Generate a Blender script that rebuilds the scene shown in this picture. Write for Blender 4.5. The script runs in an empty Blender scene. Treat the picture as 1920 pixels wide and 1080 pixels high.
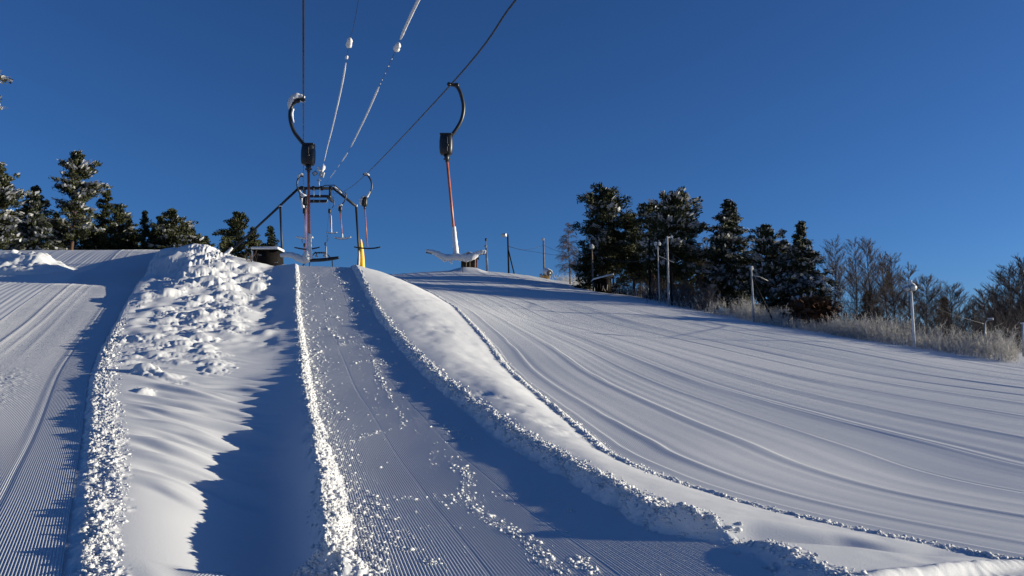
import bpy, math, random
import numpy as np
from mathutils import Vector, Matrix

scene = bpy.context.scene
COL = scene.collection

# ------------------------------------------------------------------ camera
FPX, PW, PH = 1400.0, 1920.0, 1080.0
PITCH = math.atan(0.105)
cam = bpy.data.cameras.new('camera')
cam.sensor_width = 36.0
cam.lens = 36.0 * FPX / PW
cam.clip_start = 0.05
cam.clip_end = 8000
cam_o = bpy.data.objects.new('camera', cam)
cam_o.location = (0, 0, 0)
cam_o.rotation_euler = (math.pi / 2 + PITCH, 0, 0)
COL.objects.link(cam_o)
scene.camera = cam_o

# ------------------------------------------------------------------ sky + sun
SUN_E, SUN_A = math.radians(9.0), math.radians(6.0)
world = bpy.data.worlds.new('World')
scene.world = world
world.use_nodes = True
nt = world.node_tree
nt.nodes.clear()
w_out = nt.nodes.new('ShaderNodeOutputWorld')
w_bg = nt.nodes.new('ShaderNodeBackground')
w_sky = nt.nodes.new('ShaderNodeTexSky')
w_sky.sky_type = 'NISHITA'
w_sky.sun_disc = False
w_sky.sun_elevation = SUN_E
w_sky.sun_rotation = math.pi / 2 - SUN_A
w_sky.altitude = 1500
w_sky.air_density = 1.0
w_sky.dust_density = 1.0
w_sky.ozone_density = 6.0
w_hsv = nt.nodes.new('ShaderNodeHueSaturation')
w_hsv.inputs['Saturation'].default_value = 1.0
nt.links.new(w_sky.outputs[0], w_hsv.inputs['Color'])
w_tint = nt.nodes.new('ShaderNodeMix')
w_tint.data_type, w_tint.blend_type = 'RGBA', 'MULTIPLY'
w_tint.inputs['Factor'].default_value = 1.0
w_tint.inputs['B'].default_value = (1.06, 1.02, 1.12, 1)
nt.links.new(w_hsv.outputs[0], w_tint.inputs['A'])
nt.links.new(w_tint.outputs['Result'], w_bg.inputs[0])
w_bg.inputs[1].default_value = 0.072
nt.links.new(w_bg.outputs[0], w_out.inputs[0])

sun = bpy.data.lights.new('sun', 'SUN')
sun.energy = 5.0
sun.angle = math.radians(0.53)
sun.color = (1.0, 0.925, 0.74)
sun_o = bpy.data.objects.new('sun', sun)
s_dir = Vector((math.cos(SUN_E) * math.cos(SUN_A), math.cos(SUN_E) * math.sin(SUN_A), math.sin(SUN_E)))
sun_o.rotation_euler = (-s_dir).to_track_quat('-Z', 'Y').to_euler()
COL.objects.link(sun_o)

scene.view_settings.view_transform = 'Standard'
scene.view_settings.look = 'None'
scene.view_settings.exposure = 0.6
scene.view_settings.gamma = 1.0
scene.render.engine = 'CYCLES'
scene.cycles.max_bounces = 6
scene.cycles.diffuse_bounces = 3

# ------------------------------------------------------------------ helpers
CP, SP = math.cos(PITCH), math.sin(PITCH)


def P(u, v, Y):
    """Point of the world at forward distance Y seen at photo pixel (u, v)."""
    a, b = (u - 960.0) / FPX, (540.0 - v) / FPX
    dy, dz = CP - b * SP, SP + b * CP
    k = Y / dy
    return Vector((a * k, Y, dz * k))


def pchip(xs, ys, x):
    xs, ys = np.asarray(xs, float), np.asarray(ys, float)
    h = np.diff(xs)
    d = np.diff(ys) / h
    m = np.zeros_like(ys)
    m[0], m[-1] = d[0], d[-1]
    for i in range(1, len(xs) - 1):
        m[i] = (d[i - 1] * h[i] + d[i] * h[i - 1]) / (h[i] + h[i - 1])
    x = np.asarray(x, float)
    i = np.clip(np.searchsorted(xs, x) - 1, 0, len(xs) - 2)
    hh = h[i]
    t = (x - xs[i]) / hh
    lo, hi = t < 0, t > 1
    tc = np.clip(t, 0, 1)
    r = (ys[i] * (1 + 2 * tc) * (1 - tc) ** 2 + m[i] * hh * tc * (1 - tc) ** 2
         + ys[i + 1] * tc ** 2 * (3 - 2 * tc) + m[i + 1] * hh * tc ** 2 * (tc - 1))
    r = np.where(lo, ys[0] + (x - xs[0]) * m[0], r)
    r = np.where(hi, ys[-1] + (x - xs[-1]) * m[-1], r)
    return r


def sstep(a, b, x):
    t = np.clip((np.asarray(x, float) - a) / (b - a), 0, 1)
    return t * t * (3 - 2 * t)


def _hash(ix, iy, seed):
    n = (ix.astype(np.int64) * 374761393 + iy.astype(np.int64) * 668265263 + seed * 974634533) & 0x7FFFFFFF
    n = ((n ^ (n >> 13)) * 1274126177) & 0x7FFFFFFF
    n = ((n ^ (n >> 16)) * 668265263) & 0x7FFFFFFF
    return (n & 0xFFFFF) / float(0xFFFFF)


def vnoise(x, y, seed=0):
    """Smooth value noise in -1..1."""
    fx, fy = np.floor(x), np.floor(y)
    ix, iy = fx.astype(np.int64), fy.astype(np.int64)
    tx, ty = x - fx, y - fy
    tx, ty = tx * tx * tx * (tx * (tx * 6 - 15) + 10), ty * ty * ty * (ty * (ty * 6 - 15) + 10)
    a, b = _hash(ix, iy, seed), _hash(ix + 1, iy, seed)
    c, d = _hash(ix, iy + 1, seed), _hash(ix + 1, iy + 1, seed)
    return ((a * (1 - tx) + b * tx) * (1 - ty) + (c * (1 - tx) + d * tx) * ty) * 2 - 1


def fbm(x, y, seed=0, octaves=3):
    r, a = 0, 1.0
    for k in range(octaves):
        r = r + a * vnoise(x * 2 ** k, y * 2 ** k, seed + 17 * k)
        a *= 0.5
    return r


# ------------------------------------------------------------------ materials
def new_mat(name):
    m = bpy.data.materials.new(name)
    m.use_nodes = True
    return m, m.node_tree, m.node_tree.nodes['Principled BSDF']


def simple_mat(name, color, rough=0.6, metal=0.0, var=0.15, scale=6.0, bump=0.0):
    m, t, b = new_mat(name)
    b.inputs['Roughness'].default_value = rough
    b.inputs['Metallic'].default_value = metal
    if rough > .75:
        b.inputs['Specular IOR Level'].default_value = .15
    n = t.nodes.new('ShaderNodeTexNoise')
    n.inputs['Scale'].default_value = scale
    n.inputs['Detail'].default_value = 4
    tc = t.nodes.new('ShaderNodeTexCoord')
    t.links.new(tc.outputs['Object'], n.inputs['Vector'])
    r = t.nodes.new('ShaderNodeValToRGB')
    r.color_ramp.elements[0].position, r.color_ramp.elements[1].position = 0.3, 0.7
    r.color_ramp.elements[0].color = tuple(c * (1 - var) for c in color) + (1,)
    r.color_ramp.elements[1].color = tuple(min(1, c * (1 + var)) for c in color) + (1,)
    t.links.new(n.outputs['Fac'], r.inputs[0])
    t.links.new(r.outputs[0], b.inputs['Base Color'])
    if bump:
        bp = t.nodes.new('ShaderNodeBump')
        bp.inputs['Strength'].default_value = bump
        bp.inputs['Distance'].default_value = 0.02
        t.links.new(n.outputs['Fac'], bp.inputs['Height'])
        t.links.new(bp.outputs[0], b.inputs['Normal'])
    return m


def snow_mat(name, grain=0.35, scale=60.0, dist=0.012, sparkle=True):
    m, t, b = new_mat(name)
    b.inputs['Base Color'].default_value = (0.67, 0.67, 0.68, 1)
    b.inputs['Roughness'].default_value = 0.65
    b.inputs['Specular IOR Level'].default_value = 0.2
    tc = t.nodes.new('ShaderNodeTexCoord')
    n1 = t.nodes.new('ShaderNodeTexNoise')
    n1.inputs['Scale'].default_value = scale
    n1.inputs['Detail'].default_value = 5
    n1.inputs['Roughness'].default_value = 0.65
    t.links.new(tc.outputs['Object'], n1.inputs['Vector'])
    bp = t.nodes.new('ShaderNodeBump')
    bp.inputs['Strength'].default_value = grain
    bp.inputs['Distance'].default_value = dist
    t.links.new(n1.outputs['Fac'], bp.inputs['Height'])
    t.links.new(bp.outputs[0], b.inputs['Normal'])
    return m


M_SNOW = snow_mat('groomed_snow', 0.25, 70, 0.008)
M_SOFT = snow_mat('soft_snow', 0.3, 40, 0.012)
M_PISTE = snow_mat('ribbed_piste_snow', 0.25, 70, 0.008)
_t = M_PISTE.node_tree
_at = _t.nodes.new('ShaderNodeAttribute')
_at.attribute_name = 'across'
_ml = _t.nodes.new('ShaderNodeMath')
_ml.operation = 'MULTIPLY'
_ml.inputs[1].default_value = 2 * math.pi / 0.045
_sn = _t.nodes.new('ShaderNodeMath')
_sn.operation = 'SINE'
_b2 = _t.nodes.new('ShaderNodeBump')
_b2.inputs['Strength'].default_value = 1.0
_b2.inputs['Distance'].default_value = 0.0013
_b1 = [n for n in _t.nodes if n.type == 'BUMP' and n != _b2][0]
_t.links.new(_at.outputs['Fac'], _ml.inputs[0])
_t.links.new(_ml.outputs[0], _sn.inputs[0])
_t.links.new(_sn.outputs[0], _b2.inputs['Height'])
_t.links.new(_b1.outputs[0], _b2.inputs['Normal'])
_t.links.new(_b2.outputs[0], _t.nodes['Principled BSDF'].inputs['Normal'])
M_CLUMP = snow_mat('clumped_snow', 0.5, 45, 0.02)


def link_mesh(name, verts, faces, mat, parent=None, smooth=False):
    me = bpy.data.meshes.new(name)
    verts = np.asarray(verts, np.float32).reshape(-1, 3)
    me.vertices.add(len(verts))
    me.vertices.foreach_set('co', verts.ravel())
    if isinstance(faces, np.ndarray):
        nf, k = faces.shape
        me.loops.add(nf * k)
        me.loops.foreach_set('vertex_index', faces.ravel().astype(np.int32))
        me.polygons.add(nf)
        me.polygons.foreach_set('loop_start', np.arange(0, nf * k, k, dtype=np.int32))
    else:
        tot = np.array([len(f) for f in faces], np.int32)
        me.loops.add(int(tot.sum()))
        me.loops.foreach_set('vertex_index', np.concatenate([np.asarray(f, np.int32) for f in faces]))
        me.polygons.add(len(tot))
        me.polygons.foreach_set('loop_start', np.concatenate([[0], np.cumsum(tot)[:-1]]).astype(np.int32))
    me.update(calc_edges=True)
    me.validate()
    if smooth:
        me.polygons.foreach_set('use_smooth', np.ones(len(me.polygons), bool))
    if mat:
        me.materials.append(mat)
    o = bpy.data.objects.new(name, me)
    if parent:
        o.parent = parent
    COL.objects.link(o)
    return o


def tag(o, label=None, cat=None, group=None, kind=None):
    if label:
        o['label'] = label
    if cat:
        o['category'] = cat
    if group:
        o['group'] = group
    if kind:
        o['kind'] = kind
    return o


def empty(name, loc, label, cat, group=None, rz=0):
    o = bpy.data.objects.new(name, None)
    o.location = loc
    o.rotation_euler = (0, 0, rz)
    COL.objects.link(o)
    return tag(o, label, cat, group)


# ------------------------------------------------------------------ terrain lines (plan x and height z by distance Y)
YT = [7.0, 9.55, 10.9, 12.5, 14.5, 17.4, 20.3, 23.2, 27.8, 32.7, 39.5, 47, 54, 56, 58, 65, 80, 100, 150, 190, 230, 280, 420, 800]
ZT = [-1.95, -1.9, -1.85, -1.72, -1.58, -1.34, -.98, -.53, .2, 1.15, 2.74, 4.9, 7.2, 7.72, 7.95, 8.75, 10.7, 13.3, 19.5, 24.3, 27, 26, 12, -12]
YF = [7.0, 9.55, 12.5, 14.5, 17.4, 20.3, 23.2, 27.8, 32.7, 39.5, 47, 54, 65]
XF = [-1.68, -2.35, -3.17, -3.76, -4.6, -5.48, -6.43, -7.78, -9.27, -11.4, -13.66, -15.8, -19.06]
YI = [7.0, 7.7, 8.7, 9.15, 9.5, 10.9, 12.5, 14.5, 17.4, 20.3, 23.2, 27.8, 32.7, 39.5, 47, 54, 65]
XI = [3.4, 3.05, 2.85, 2.68, 2.27, 1.87, 1.43, .83, 0, -.87, -1.82, -3.18, -4.67, -6.77, -9.06, -11.2, -14.45]
YC = [7, 10.2, 14, 25, 35, 42, 50.5, 54, 60, 75, 100]
XC = [-3.87, -5.66, -7.75, -13.75, -18.4, -21.5, -25.0, -26.4, -28.6, -34, -43]
YJ = [8.8, 10.3, 11.7, 13.3, 15.2, 18, 22, 33, 50, 60, 80, 110, 150]
XJ = [5.9, 4.7, 3.68, 2.75, 2.06, 1.8, 1.26, -.47, -3.93, -6.2, -11, -17.5, -27]
YR = [-60, 6, 25, 41, 47, 53, 60, 70, 84, 130, 200]
XR = [70, 48, 38, 29.2, 25.7, 23, 19.4, 15.2, 12.5, 5, -8]
YH = [7, 14, 25, 35, 42, 47, 50, 52, 54, 56, 60, 75, 80, 90, 110, 160, 400, 800]
HB = [.03, .06, .09, .14, .2, .32, .5, .66, .8, 1.0, 1.0, 0, 0, 0, 0, 0, 0, 0]


def near_clamp(f, y0):
    def g(Y):
        return f(np.maximum(np.asarray(Y, float), y0))
    return g


zF = near_clamp(lambda Y: pchip(YT, ZT, np.minimum(Y, 800)), 7.0)
xF = near_clamp(lambda Y: pchip(YF, XF, Y), 5.0)
xI = near_clamp(lambda Y: pchip(YI, XI, Y), 7.0)
xIs = near_clamp(lambda Y: pchip([5.5, 7, 9.5, 12.5, 17.4, 20.3, 23.2, 27.8, 32.7, 39.5, 47, 54, 65], [3.28, 2.93, 2.27, 1.43, 0, -.87, -1.82, -3.18, -4.67, -6.77, -9.06, -11.2, -14.45], Y), 5.5)
xC = near_clamp(lambda Y: pchip(YC, XC, Y), 5.0)
xJ = near_clamp(lambda Y: pchip(YJ, XJ, Y), 8.2)
xR = lambda Y: pchip(YR, XR, np.asarray(Y, float))
hB = near_clamp(lambda Y: pchip(YH, HB, Y), 7.0)
YS = [50, 52, 54, 60, 75, 82, 95, 130, 200, 400, 800]
ZS = [5.25, 5.95, 6.55, 7.75, 11.75, 12.15, 12.0, 11.0, 8, -5, -12]
ZB = [0, .04, .12, .26, .5, .58, .42, .05]                  # how much the outer bank stands above the track's bank
def _zs(Y):
    w = sstep(44, 54, Y)
    return (zF(Y) - hB(Y) + np.interp(Y, [7, 10, 14, 20, 30, 38, 46, 54], ZB)) * (1 - w) + pchip(YS, ZS, np.clip(Y, 50, 800)) * w


zS = near_clamp(_zs, 7.0)
dE = near_clamp(lambda Y: np.interp(Y, [7, 8, 10, 14, 17.4, 20, 25, 33, 40, 47, 54, 60], [.05, .38, .52, .52, .42, .29, .18, .17, .3, .45, .4, .0]), 7.0)
mB = near_clamp(lambda Y: np.interp(Y, [7, 25, 30, 40, 52, 56, 60, 66], [0, 0, .04, .12, .5, .75, .4, 0]), 7.0)

# thin-plate surface of the wide piste
CT = np.array([(1254, 575, 69), (1410, 605, 60), (1560, 630, 53), (1715, 655, 47), (1920, 690, 41),
               (1190, 557, 84), (1130, 548, 97), (1075, 533, 112), (1020, 522, 128), (952, 512, 125), (880, 507, 120), (800, 513, 110),
               (1000, 600, 53), (1000, 562, 68), (1000, 532, 95), (1150, 580, 62), (1300, 650, 42), (1300, 750, 25), (1300, 850, 15.6),
               (1600, 700, 34.5), (1600, 800, 20.6), (1600, 650, 45), (1900, 750, 26.5), (1900, 850, 17), (1900, 1000, 10.2), (1700, 900, 14.5),
               (1000, 660, 35), (1150, 700, 31), (1500, 740, 27)], float)
ctrl = [tuple(P(u, v, Y)) for u, v, Y in CT]
ctrl += list(zip(XJ[:10], YJ[:10], [-2.25, -2.2, -2.12, -1.98, -1.82, -1.69, -1.27, .165, 4.0, 5.7]))
ctrl += [(-11, 80, 8.9), (-17.5, 110, 13.3), (-27, 150, 16), (46, 50, .3), (95, 60, -3), (60, 100, 2.0), (30, 85, 4.5), (40, 70, 2.0), (100, 100, -3), (24, 105, 8.2),
         (40, 140, 4), (12, 150, 15), (-8, 150, 18.0), (-15, 210, 14), (15, 220, 9), (8, 6, -2.25), (20, 6, -2.28), (40, 6, -2.4),
         (40, 14, -2.2), (62, 25, -2.1), (50, 36, -1.0), (0, 3, -2.15), (20, -40, -2.6), (0, -40, -2.3), (70, -30, -3), (110, 20, -4)]
ctrl = np.array(ctrl)


def _tps(r2):
    return np.where(r2 > 1e-9, 0.5 * r2 * np.log(np.maximum(r2, 1e-9)), 0)


_S = 40.0
_cx, _cy = ctrl[:, 0] / _S, ctrl[:, 1] / _S
_n = len(ctrl)
_A = np.zeros((_n + 3, _n + 3))
_A[:_n, :_n] = _tps((_cx[:, None] - _cx[None]) ** 2 + (_cy[:, None] - _cy[None]) ** 2) + np.eye(_n) * 0.002
_A[:_n, _n], _A[:_n, _n + 1], _A[:_n, _n + 2] = 1, _cx, _cy
_A[_n:, :_n] = _A[:_n, _n:].T
_w = np.linalg.solve(_A, np.concatenate([ctrl[:, 2], [0, 0, 0]]))


def tps(x, Y):
    x0, Y0 = np.clip(x, -60, 110), np.clip(Y, -40, 215)
    xs, ys = x0 / _S, Y0 / _S
    r = _w[_n] + _w[_n + 1] * xs + _w[_n + 2] * ys
    for i in range(_n):
        r = r + _w[i] * _tps((xs - _cx[i]) ** 2 + (ys - _cy[i]) ** 2)
    far = sstep(200, 420, Y) + sstep(105, 240, x)
    return r * (1 - np.clip(far, 0, 1)) + (-12) * np.clip(far, 0, 1)


zJ = lambda Y: tps(xJ(Y), np.asarray(Y, float))

rng = np.random.default_rng(11)
# rounded, snowed-over lumps on the mound between the side piste and the lift track: (x, Y, radius, height)
LUMPS = []
for _ in range(760):
    Y = rng.uniform(22.5, 54)
    if Y < 29 and rng.random() > ((Y - 22.5) / 6.5) ** 1.3:
        continue
    t = rng.uniform(0.02, 0.74)
    if Y < 33 and t > 0.62:
        continue
    if Y > 46 and rng.random() < .4:
        continue
    if vnoise(np.array([t * 7.0]), np.array([Y * .22]), 77)[0] < -.25:
        continue
    x = float(xC(Y)) + t * float(xF(Y) - xC(Y))
    R = min(.7, rng.lognormal(-1.35, .5)) * (0.75 + 0.4 * (Y - 26) / 26)
    LUMPS.append((x, Y, R, R * rng.uniform(.25, .6) * (.4 + .6 * min(1, t / .25)) * (.5 + .5 * min(1, (Y - 22) / 9))))
for u, v, Y, R, h in [(270, 708, 24, .34, .26), (258, 712, 23.8, .2, .15), (268, 745, 21.0, .2, .12), (330, 512, 53, 1.5, .8), (300, 500, 54, .9, .5), (372, 530, 49, .9, .6), (355, 470, 57, 1.6, .7),
                      (320, 470, 57, 1.0, .7), (395, 545, 47, .8, .5)]:
    p = P(u, v, Y)
    LUMPS.append((p.x, Y, R, h))
DENTS = []
for u, v, Y, R, h in [(820, 577, 38, .5, .1), (830, 590, 36.5, .4, .1), (878, 640, 31, .35, .07), (905, 735, 21.8, .22, .07), (940, 745, 21.3, .16, .06), (985, 752, 20.4, .16, .06), (1000, 770, 19.2, .3, .06),
                      (1030, 790, 18.3, .28, .09), (1045, 797, 17.8, .2, .08), (975, 770, 19.3, .2, .05), (855, 690, 25, .5, .06), (925, 665, 29, .5, .05), (1070, 815, 17, .3, .07)]:
    p = P(u, v, Y)
    DENTS.append((p.x, Y, R, h))


def blobs(x, Y, lst, pw=3.0):
    r = np.zeros_like(x)
    xf, yf = x.ravel(), Y.ravel()
    rf = r.ravel()
    order = np.argsort(yf, kind='stable')
    ys = yf[order]
    for bx, by, R, h in lst:
        a, b = np.searchsorted(ys, by - 2.4 * R), np.searchsorted(ys, by + 2.4 * R)
        idx = order[a:b]
        idx = idx[np.abs(xf[idx] - bx) < 2.4 * R]
        if len(idx):
            dx, dy = (xf[idx] - bx) / R, (yf[idx] - by) / R
            a = bx * 7.3 + by * 3.1
            if pw > 2.5:                                   # blocky: a rounded polygon of five facets, top tilted
                d = np.max([dx * math.cos(a + k * 1.2566 + .35 * math.sin(a * 3 + k * 2.1)) * (1 + .25 * math.sin(a * 5 + k)) + dy * math.sin(a + k * 1.2566 + .35 * math.sin(a * 3 + k * 2.1)) * (1 + .25 * math.sin(a * 5 + k)) for k in range(5)], 0)
                d = np.maximum(.62 * d + .38 * np.hypot(dx, dy), 0)
                d = d * (1 + 0.2 * vnoise(xf[idx] * 2.6 / R, yf[idx] * 2.6 / R, 5) + 0.1 * vnoise(xf[idx] * 9, yf[idx] * 9, 6) + .12 * (dx * math.cos(a * 2) + dy * math.sin(a * 2)))
            else:
                d = np.hypot(dx, dy) * (1 + 0.18 * vnoise(xf[idx] * 2.3 / R, yf[idx] * 2.3 / R, 5))
            rf[idx] = np.maximum(rf[idx], h * np.exp(-np.maximum(d, 0) ** pw)) if h > 0 else rf[idx]
    return rf.reshape(x.shape)


CORD = 0.036


def corduroy(q, amp=0.006):
    return amp * np.sin(q * (2 * math.pi / CORD))


def lumpy(x, Y, seed, a1=0.03, f1=9.0, a2=0.014, f2=26.0, a3=0.008, f3=61.0):
    n1 = np.abs(vnoise(x * f1, Y * f1, seed)) ** 0.8
    n2 = vnoise(x * f2, Y * f2, seed + 3)
    n3 = vnoise(x * f1 * .37, Y * f1 * .37, seed + 9)
    return a1 * (n1 - 0.3) + a2 * n2 + a1 * 0.7 * n3 + a3 * vnoise(x * f3, Y * f3, seed + 5)


def z_side(x, Y):
    d = xC(Y) - 0.25 - x                              # metres left of the bank's foot
    z = zS(Y) + .06 * np.minimum(np.maximum(d - 1.2, 0), 14) * sstep(12, 18, Y) * sstep(50, 42, Y)
    z = z + 0.10 * vnoise(d * .12, Y * .06, 41) * sstep(0, 5, d)
    z = z - 0.012 * sstep(8, 70, d) * d * sstep(14, 40, Y)
    z = z + 0.001 * np.exp(-((d - 1.05 - .03 * np.sin(Y * .4)) / .05) ** 2) - 0.006 * np.exp(-((d - .95) / .05) ** 2)
    for k, q in enumerate([2.2, 3.1, 4.0, 5.3, 5.9, 7.2, 8.1, 9.4, 10.2, 12, 13.1]):
        qq = q + .02 * (Y - 25) + 0.35 * np.sin(Y * .06 + k)
        z = z + sstep(24, 30, Y) * (.005 + .005 * (k % 3)) * np.exp(-((d - qq) / .11) ** 2)
    z = z + 0.006 * vnoise(d * 1.6, Y * .1, 42) * sstep(14, 24, Y) * sstep(.5, 2, d)
    z = z + corduroy(d, .007) * (Y > 3.9)
    z = z + 0.02 * sstep(16, 20, Y) * sstep(26, 21, Y) * np.maximum(0, lumpy(x, Y, 43, 1.0, 3.0, .8, 9.0)) * sstep(1.2, 2.6, d)
    return z


def z_bank(x, Y):
    c, f = xC(Y), xF(Y)
    g = f + 0.28 + 0.14 * sstep(25, 8, Y)              # inner edge of the track's left bank
    t = (x - c) / (f - c)
    e = np.maximum(sstep(7.5, 7.95, Y + .12 * vnoise(x * 3, Y * 3, 3)), sstep(1.1, .6, x - c))
    zc = zS(Y) + hB(Y) * (0.0 + 1.0)
    zc = zc + 0.05 * vnoise(Y * .5, Y * 0 + .3, 4) * sstep(8, 12, Y)
    zf = zF(Y)
    tt = np.clip(t, 0, 1)
    ramp = np.sin(math.pi * tt ** 2.4)
    z = (1 - tt) * zc + tt * zf - dE(Y) * ramp
    z = z + mB(Y) * np.sin(math.pi * np.clip(tt / .85, 0, 1)) ** 1.0
    wv = sstep(10, 14, Y) * sstep(30, 22, Y) * sstep(.12, .35, tt) * sstep(.93, .7, tt)
    ph = Y + .24 * (x - c) + .55 * vnoise(x * .5, Y * .6, 7)
    z = z + wv * .095 * (vnoise(x * .42, ph * 1.9, 8) + .5 * vnoise(x * .8, ph * 3.6, 9))
    wf = sstep(28, 34, Y) * sstep(62, 54, Y) * sstep(.02, .1, tt) * sstep(.95, .8, tt)
    z = z + wf * .16 * fbm(x * .55, Y * .4, 12, 3)
    z = z + sstep(66, 60, Y) * sstep(.98, .9, tt) * blobs(x, Y, LUMPS)
    # scarp down to the side piste
    b = c - 0.25
    s = sstep(0, 1, (x - b) / 0.25 + .25 * vnoise(x * 5, Y * 5, 13))
    z = np.where(x < c, (zS(Y) - .02) * (1 - s) + zc * s, z)
    # crest strip with clods
    w_strip = 0.42 + .25 * sstep(7, 14, Y) - .2 * sstep(22, 34, Y)
    st = sstep(-.2, .02, x - c) * sstep(w_strip, w_strip * .55, (x - c) + .2 * vnoise(x * 3, Y * 3, 14)) * sstep(40, 30, Y)
    z = z + st * lumpy(x, Y, 15, .05, 6.0, .026, 19.0, .013, 52.0)
    # bank of the lift track: crest at f, falling to the corduroy at g
    r = np.clip((x - f) / (g - f), 0, 1)
    zb = zf - r ** 1.3 * .17
    z = np.where(x > f, zb, z)
    cl = np.exp(-np.minimum(np.abs(x - f - .12) / .26, 4) ** 3) * sstep(60, 50, Y)
    z = z + cl * (lumpy(x, Y, 16, .055, 6.0, .03, 18.0, .014, 50.0) + .05 * vnoise(Y * 1.1, Y * 0, 18))
    # end of the bank at the front
    flat = zS(Y) - .0 + (zF(Y) - .16 - zS(Y)) * sstep(c - .2, f + .2, x)
    flat = flat - 0.01 + corduroy(x) * sstep(.3, .6, x - c)
    ridge = .09 * np.exp(-((Y - 7.85 + .12 * vnoise(x * 1.5, x * 0, 44)) / .14) ** 2) * sstep(-3.3, -2.3, x) * (1 + .6 * vnoise(x * 5, Y * 5, 19))
    z = z * e + flat * (1 - e) + ridge
    return z


def z_track(x, Y):
    f, i = xF(Y), xIs(Y)
    t = np.clip((x - f) / (i - f), 0, 1.3)
    z = zF(Y) - .16 - (.14 - .12 * sstep(13, 8, Y)) * t
    q = t * 4.35
    z = z + corduroy(q, .0075) * (Y > 3.9)
    z = z + .006 * vnoise(x * 1.3, Y * .5, 21) + .03 * vnoise(x * .35, Y * .22, 22)
    for k in (0.36, 0.64):                              # seams between two passes of the groomer
        z = z - .006 * np.exp(-((t - k) * 4.35 / .022) ** 2)
    return z


def z_berm(x, Y):
    i, j, h = xI(Y), xJ(Y), xI(Y) - .42
    n = vnoise(x * 1.3, Y * 1.3, 23)
    e = sstep(-.12, .14, Y - 7.25 - .58 * (x - 3.4) + .06 * n)
    gap = 1 - .95 * np.exp(-((Y - 9.1 - .1 * n) / .2) ** 2) + .35 * np.exp(-((Y - 9.62) / .2) ** 2)
    hb = np.interp(Y, [7, 9.0, 9.4, 10, 14, 60], [.15, .16, .24, .25, .23, .2])
    zt = zF(Y) - .30 + .12 * sstep(13, 8, Y)
    zi = zt + hb * gap * sstep(64, 58, Y) + .04 * vnoise(Y * .8, Y * 0, 24)
    zj = zJ(Y)
    r = np.clip((x - i) / np.maximum(j - i, .3), 0, 1)
    zs = zi * (1 - r) + zj * r + .28 * np.sin(math.pi * np.clip(r, 0, 1)) ** .9 * sstep(9, 25, Y)
    zs = zs + sstep(.05, .3, r) * sstep(1, .8, r) * (.03 * fbm(x * .7, Y * .3, 25, 3) * sstep(9, 20, Y) + .006 * fbm(x * 2, Y * 2, 33, 2)) - .6 * blobs(x, Y, DENTS, 2.0)
    s = sstep(0, 1, (x - h) / .42 + .22 * vnoise(x * 4, Y * 4, 26))
    z = np.where(x < i, (zt - .015) * (1 - s) + zi * s, zs)
    cl = np.where(x < i, sstep(-.4, -.1, x - i), sstep(.22, .05, (x - i) + .1 * n)) * sstep(62, 52, Y)
    z = z + cl * lumpy(x, Y, 27, .05, 6.5, .02, 20.0) * (.3 + .7 * sstep(9.0, 9.6, Y))
    jr = np.exp(-((x - j + .03 * vnoise(Y * 1.5, Y * 0, 28)) / (.10 + .07 * sstep(12, 30, Y))) ** 2) * (.45 + .55 * sstep(10, 16, Y))
    jr = jr * (1 + .5 * np.exp(-((Y - 8.8) / .25) ** 2))
    z = z + jr * (.055 + .05 * sstep(14, 22, Y) + lumpy(x, Y, 29, .035, 8.0, .018, 22.0))
    flat = zF(Y) - .18 + (zj - zF(Y) + .18) * sstep(i - .3, j + .5, x) + corduroy(x - i, .0045)
    edge = .045 * np.exp(-((Y - 7.37 - .58 * (x - 3.4)) / .12) ** 2) * sstep(3.2, 3.6, x) * sstep(6.5, 5.9, x) * (1 + .2 * vnoise(x * 2, Y * 2, 30) + .3 * np.abs(vnoise(x * 9, Y * 3, 45)) + .15 * vnoise(x * 26, Y * 12, 46))
    return z * e + flat * (1 - e) + edge


RIDGES = [.010, .035, .095, .15, .205, .215, .28, .36, .375, .45, .52, .535, .61, .70, .71, .79, .88, .95]
RH = [.018, .03, .034, .016, .032, .012, .026, .04, .012, .026, .045, .016, .036, .045, .015, .045, .045, .03]


def z_piste(x, Y):
    j, r = xJ(Y), xR(Y)
    W = r - j
    t = (x - j) / W
    z = tps(x, Y)
    inn = sstep(1.03, .99, t) * sstep(160, 120, Y) * sstep(-5, 4, Y)
    q = t * 46
    z = z + inn * sstep(.3, 1.2, x - j) * (.006 * vnoise(q * 1.1, Y * .045, 31) + .007 * vnoise(q * 3.1, Y * .07, 32) + .0035 * vnoise(q * 8.0, Y * .1, 38) + .04 * vnoise(q * .16, Y * .05, 34) * sstep(.02, .15, t))
    for k, (tk, hk) in enumerate(zip(RIDGES, RH)):
        off = x - j - tk * W - .10 * np.sin(Y * .11 + k * 1.7) - .03 * vnoise(Y * .7, Y * 0 + k, 35)
        w = .045 + .02 * (k % 3)
        z = z + inn * (.75 + .35 * min(1, tk / .5)) * hk * (.75 + .35 * vnoise(Y * .25, Y * 0 + k, 36)) * np.exp(-(off / np.where(off < 0, max(3.2 * w, 7.5 * hk), .8 * w)) ** 2)
    out = sstep(1.0, 1.12, t)
    z = z + out * (.25 * fbm(x * .25, Y * .25, 37, 3) + .12)
    return z


def ground(x, Y):
    x, Y = np.atleast_1d(np.asarray(x, float)), np.atleast_1d(np.asarray(Y, float))
    f, i, c, j = xF(Y), xI(Y), xC(Y), xJ(Y)
    g = f + 0.28 + 0.14 * sstep(25, 8, Y)
    r = z_piste(x, Y)
    for lo, hi, fn in ((None, c - .25, z_side), (c - .25, g, z_bank), (g, i - .42, z_track), (i - .42, j, z_berm)):
        m = (x < hi) if lo is None else ((x >= lo) & (x < hi))
        if m.any():
            r[m] = fn(x[m], Y[m])
    return r


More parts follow.
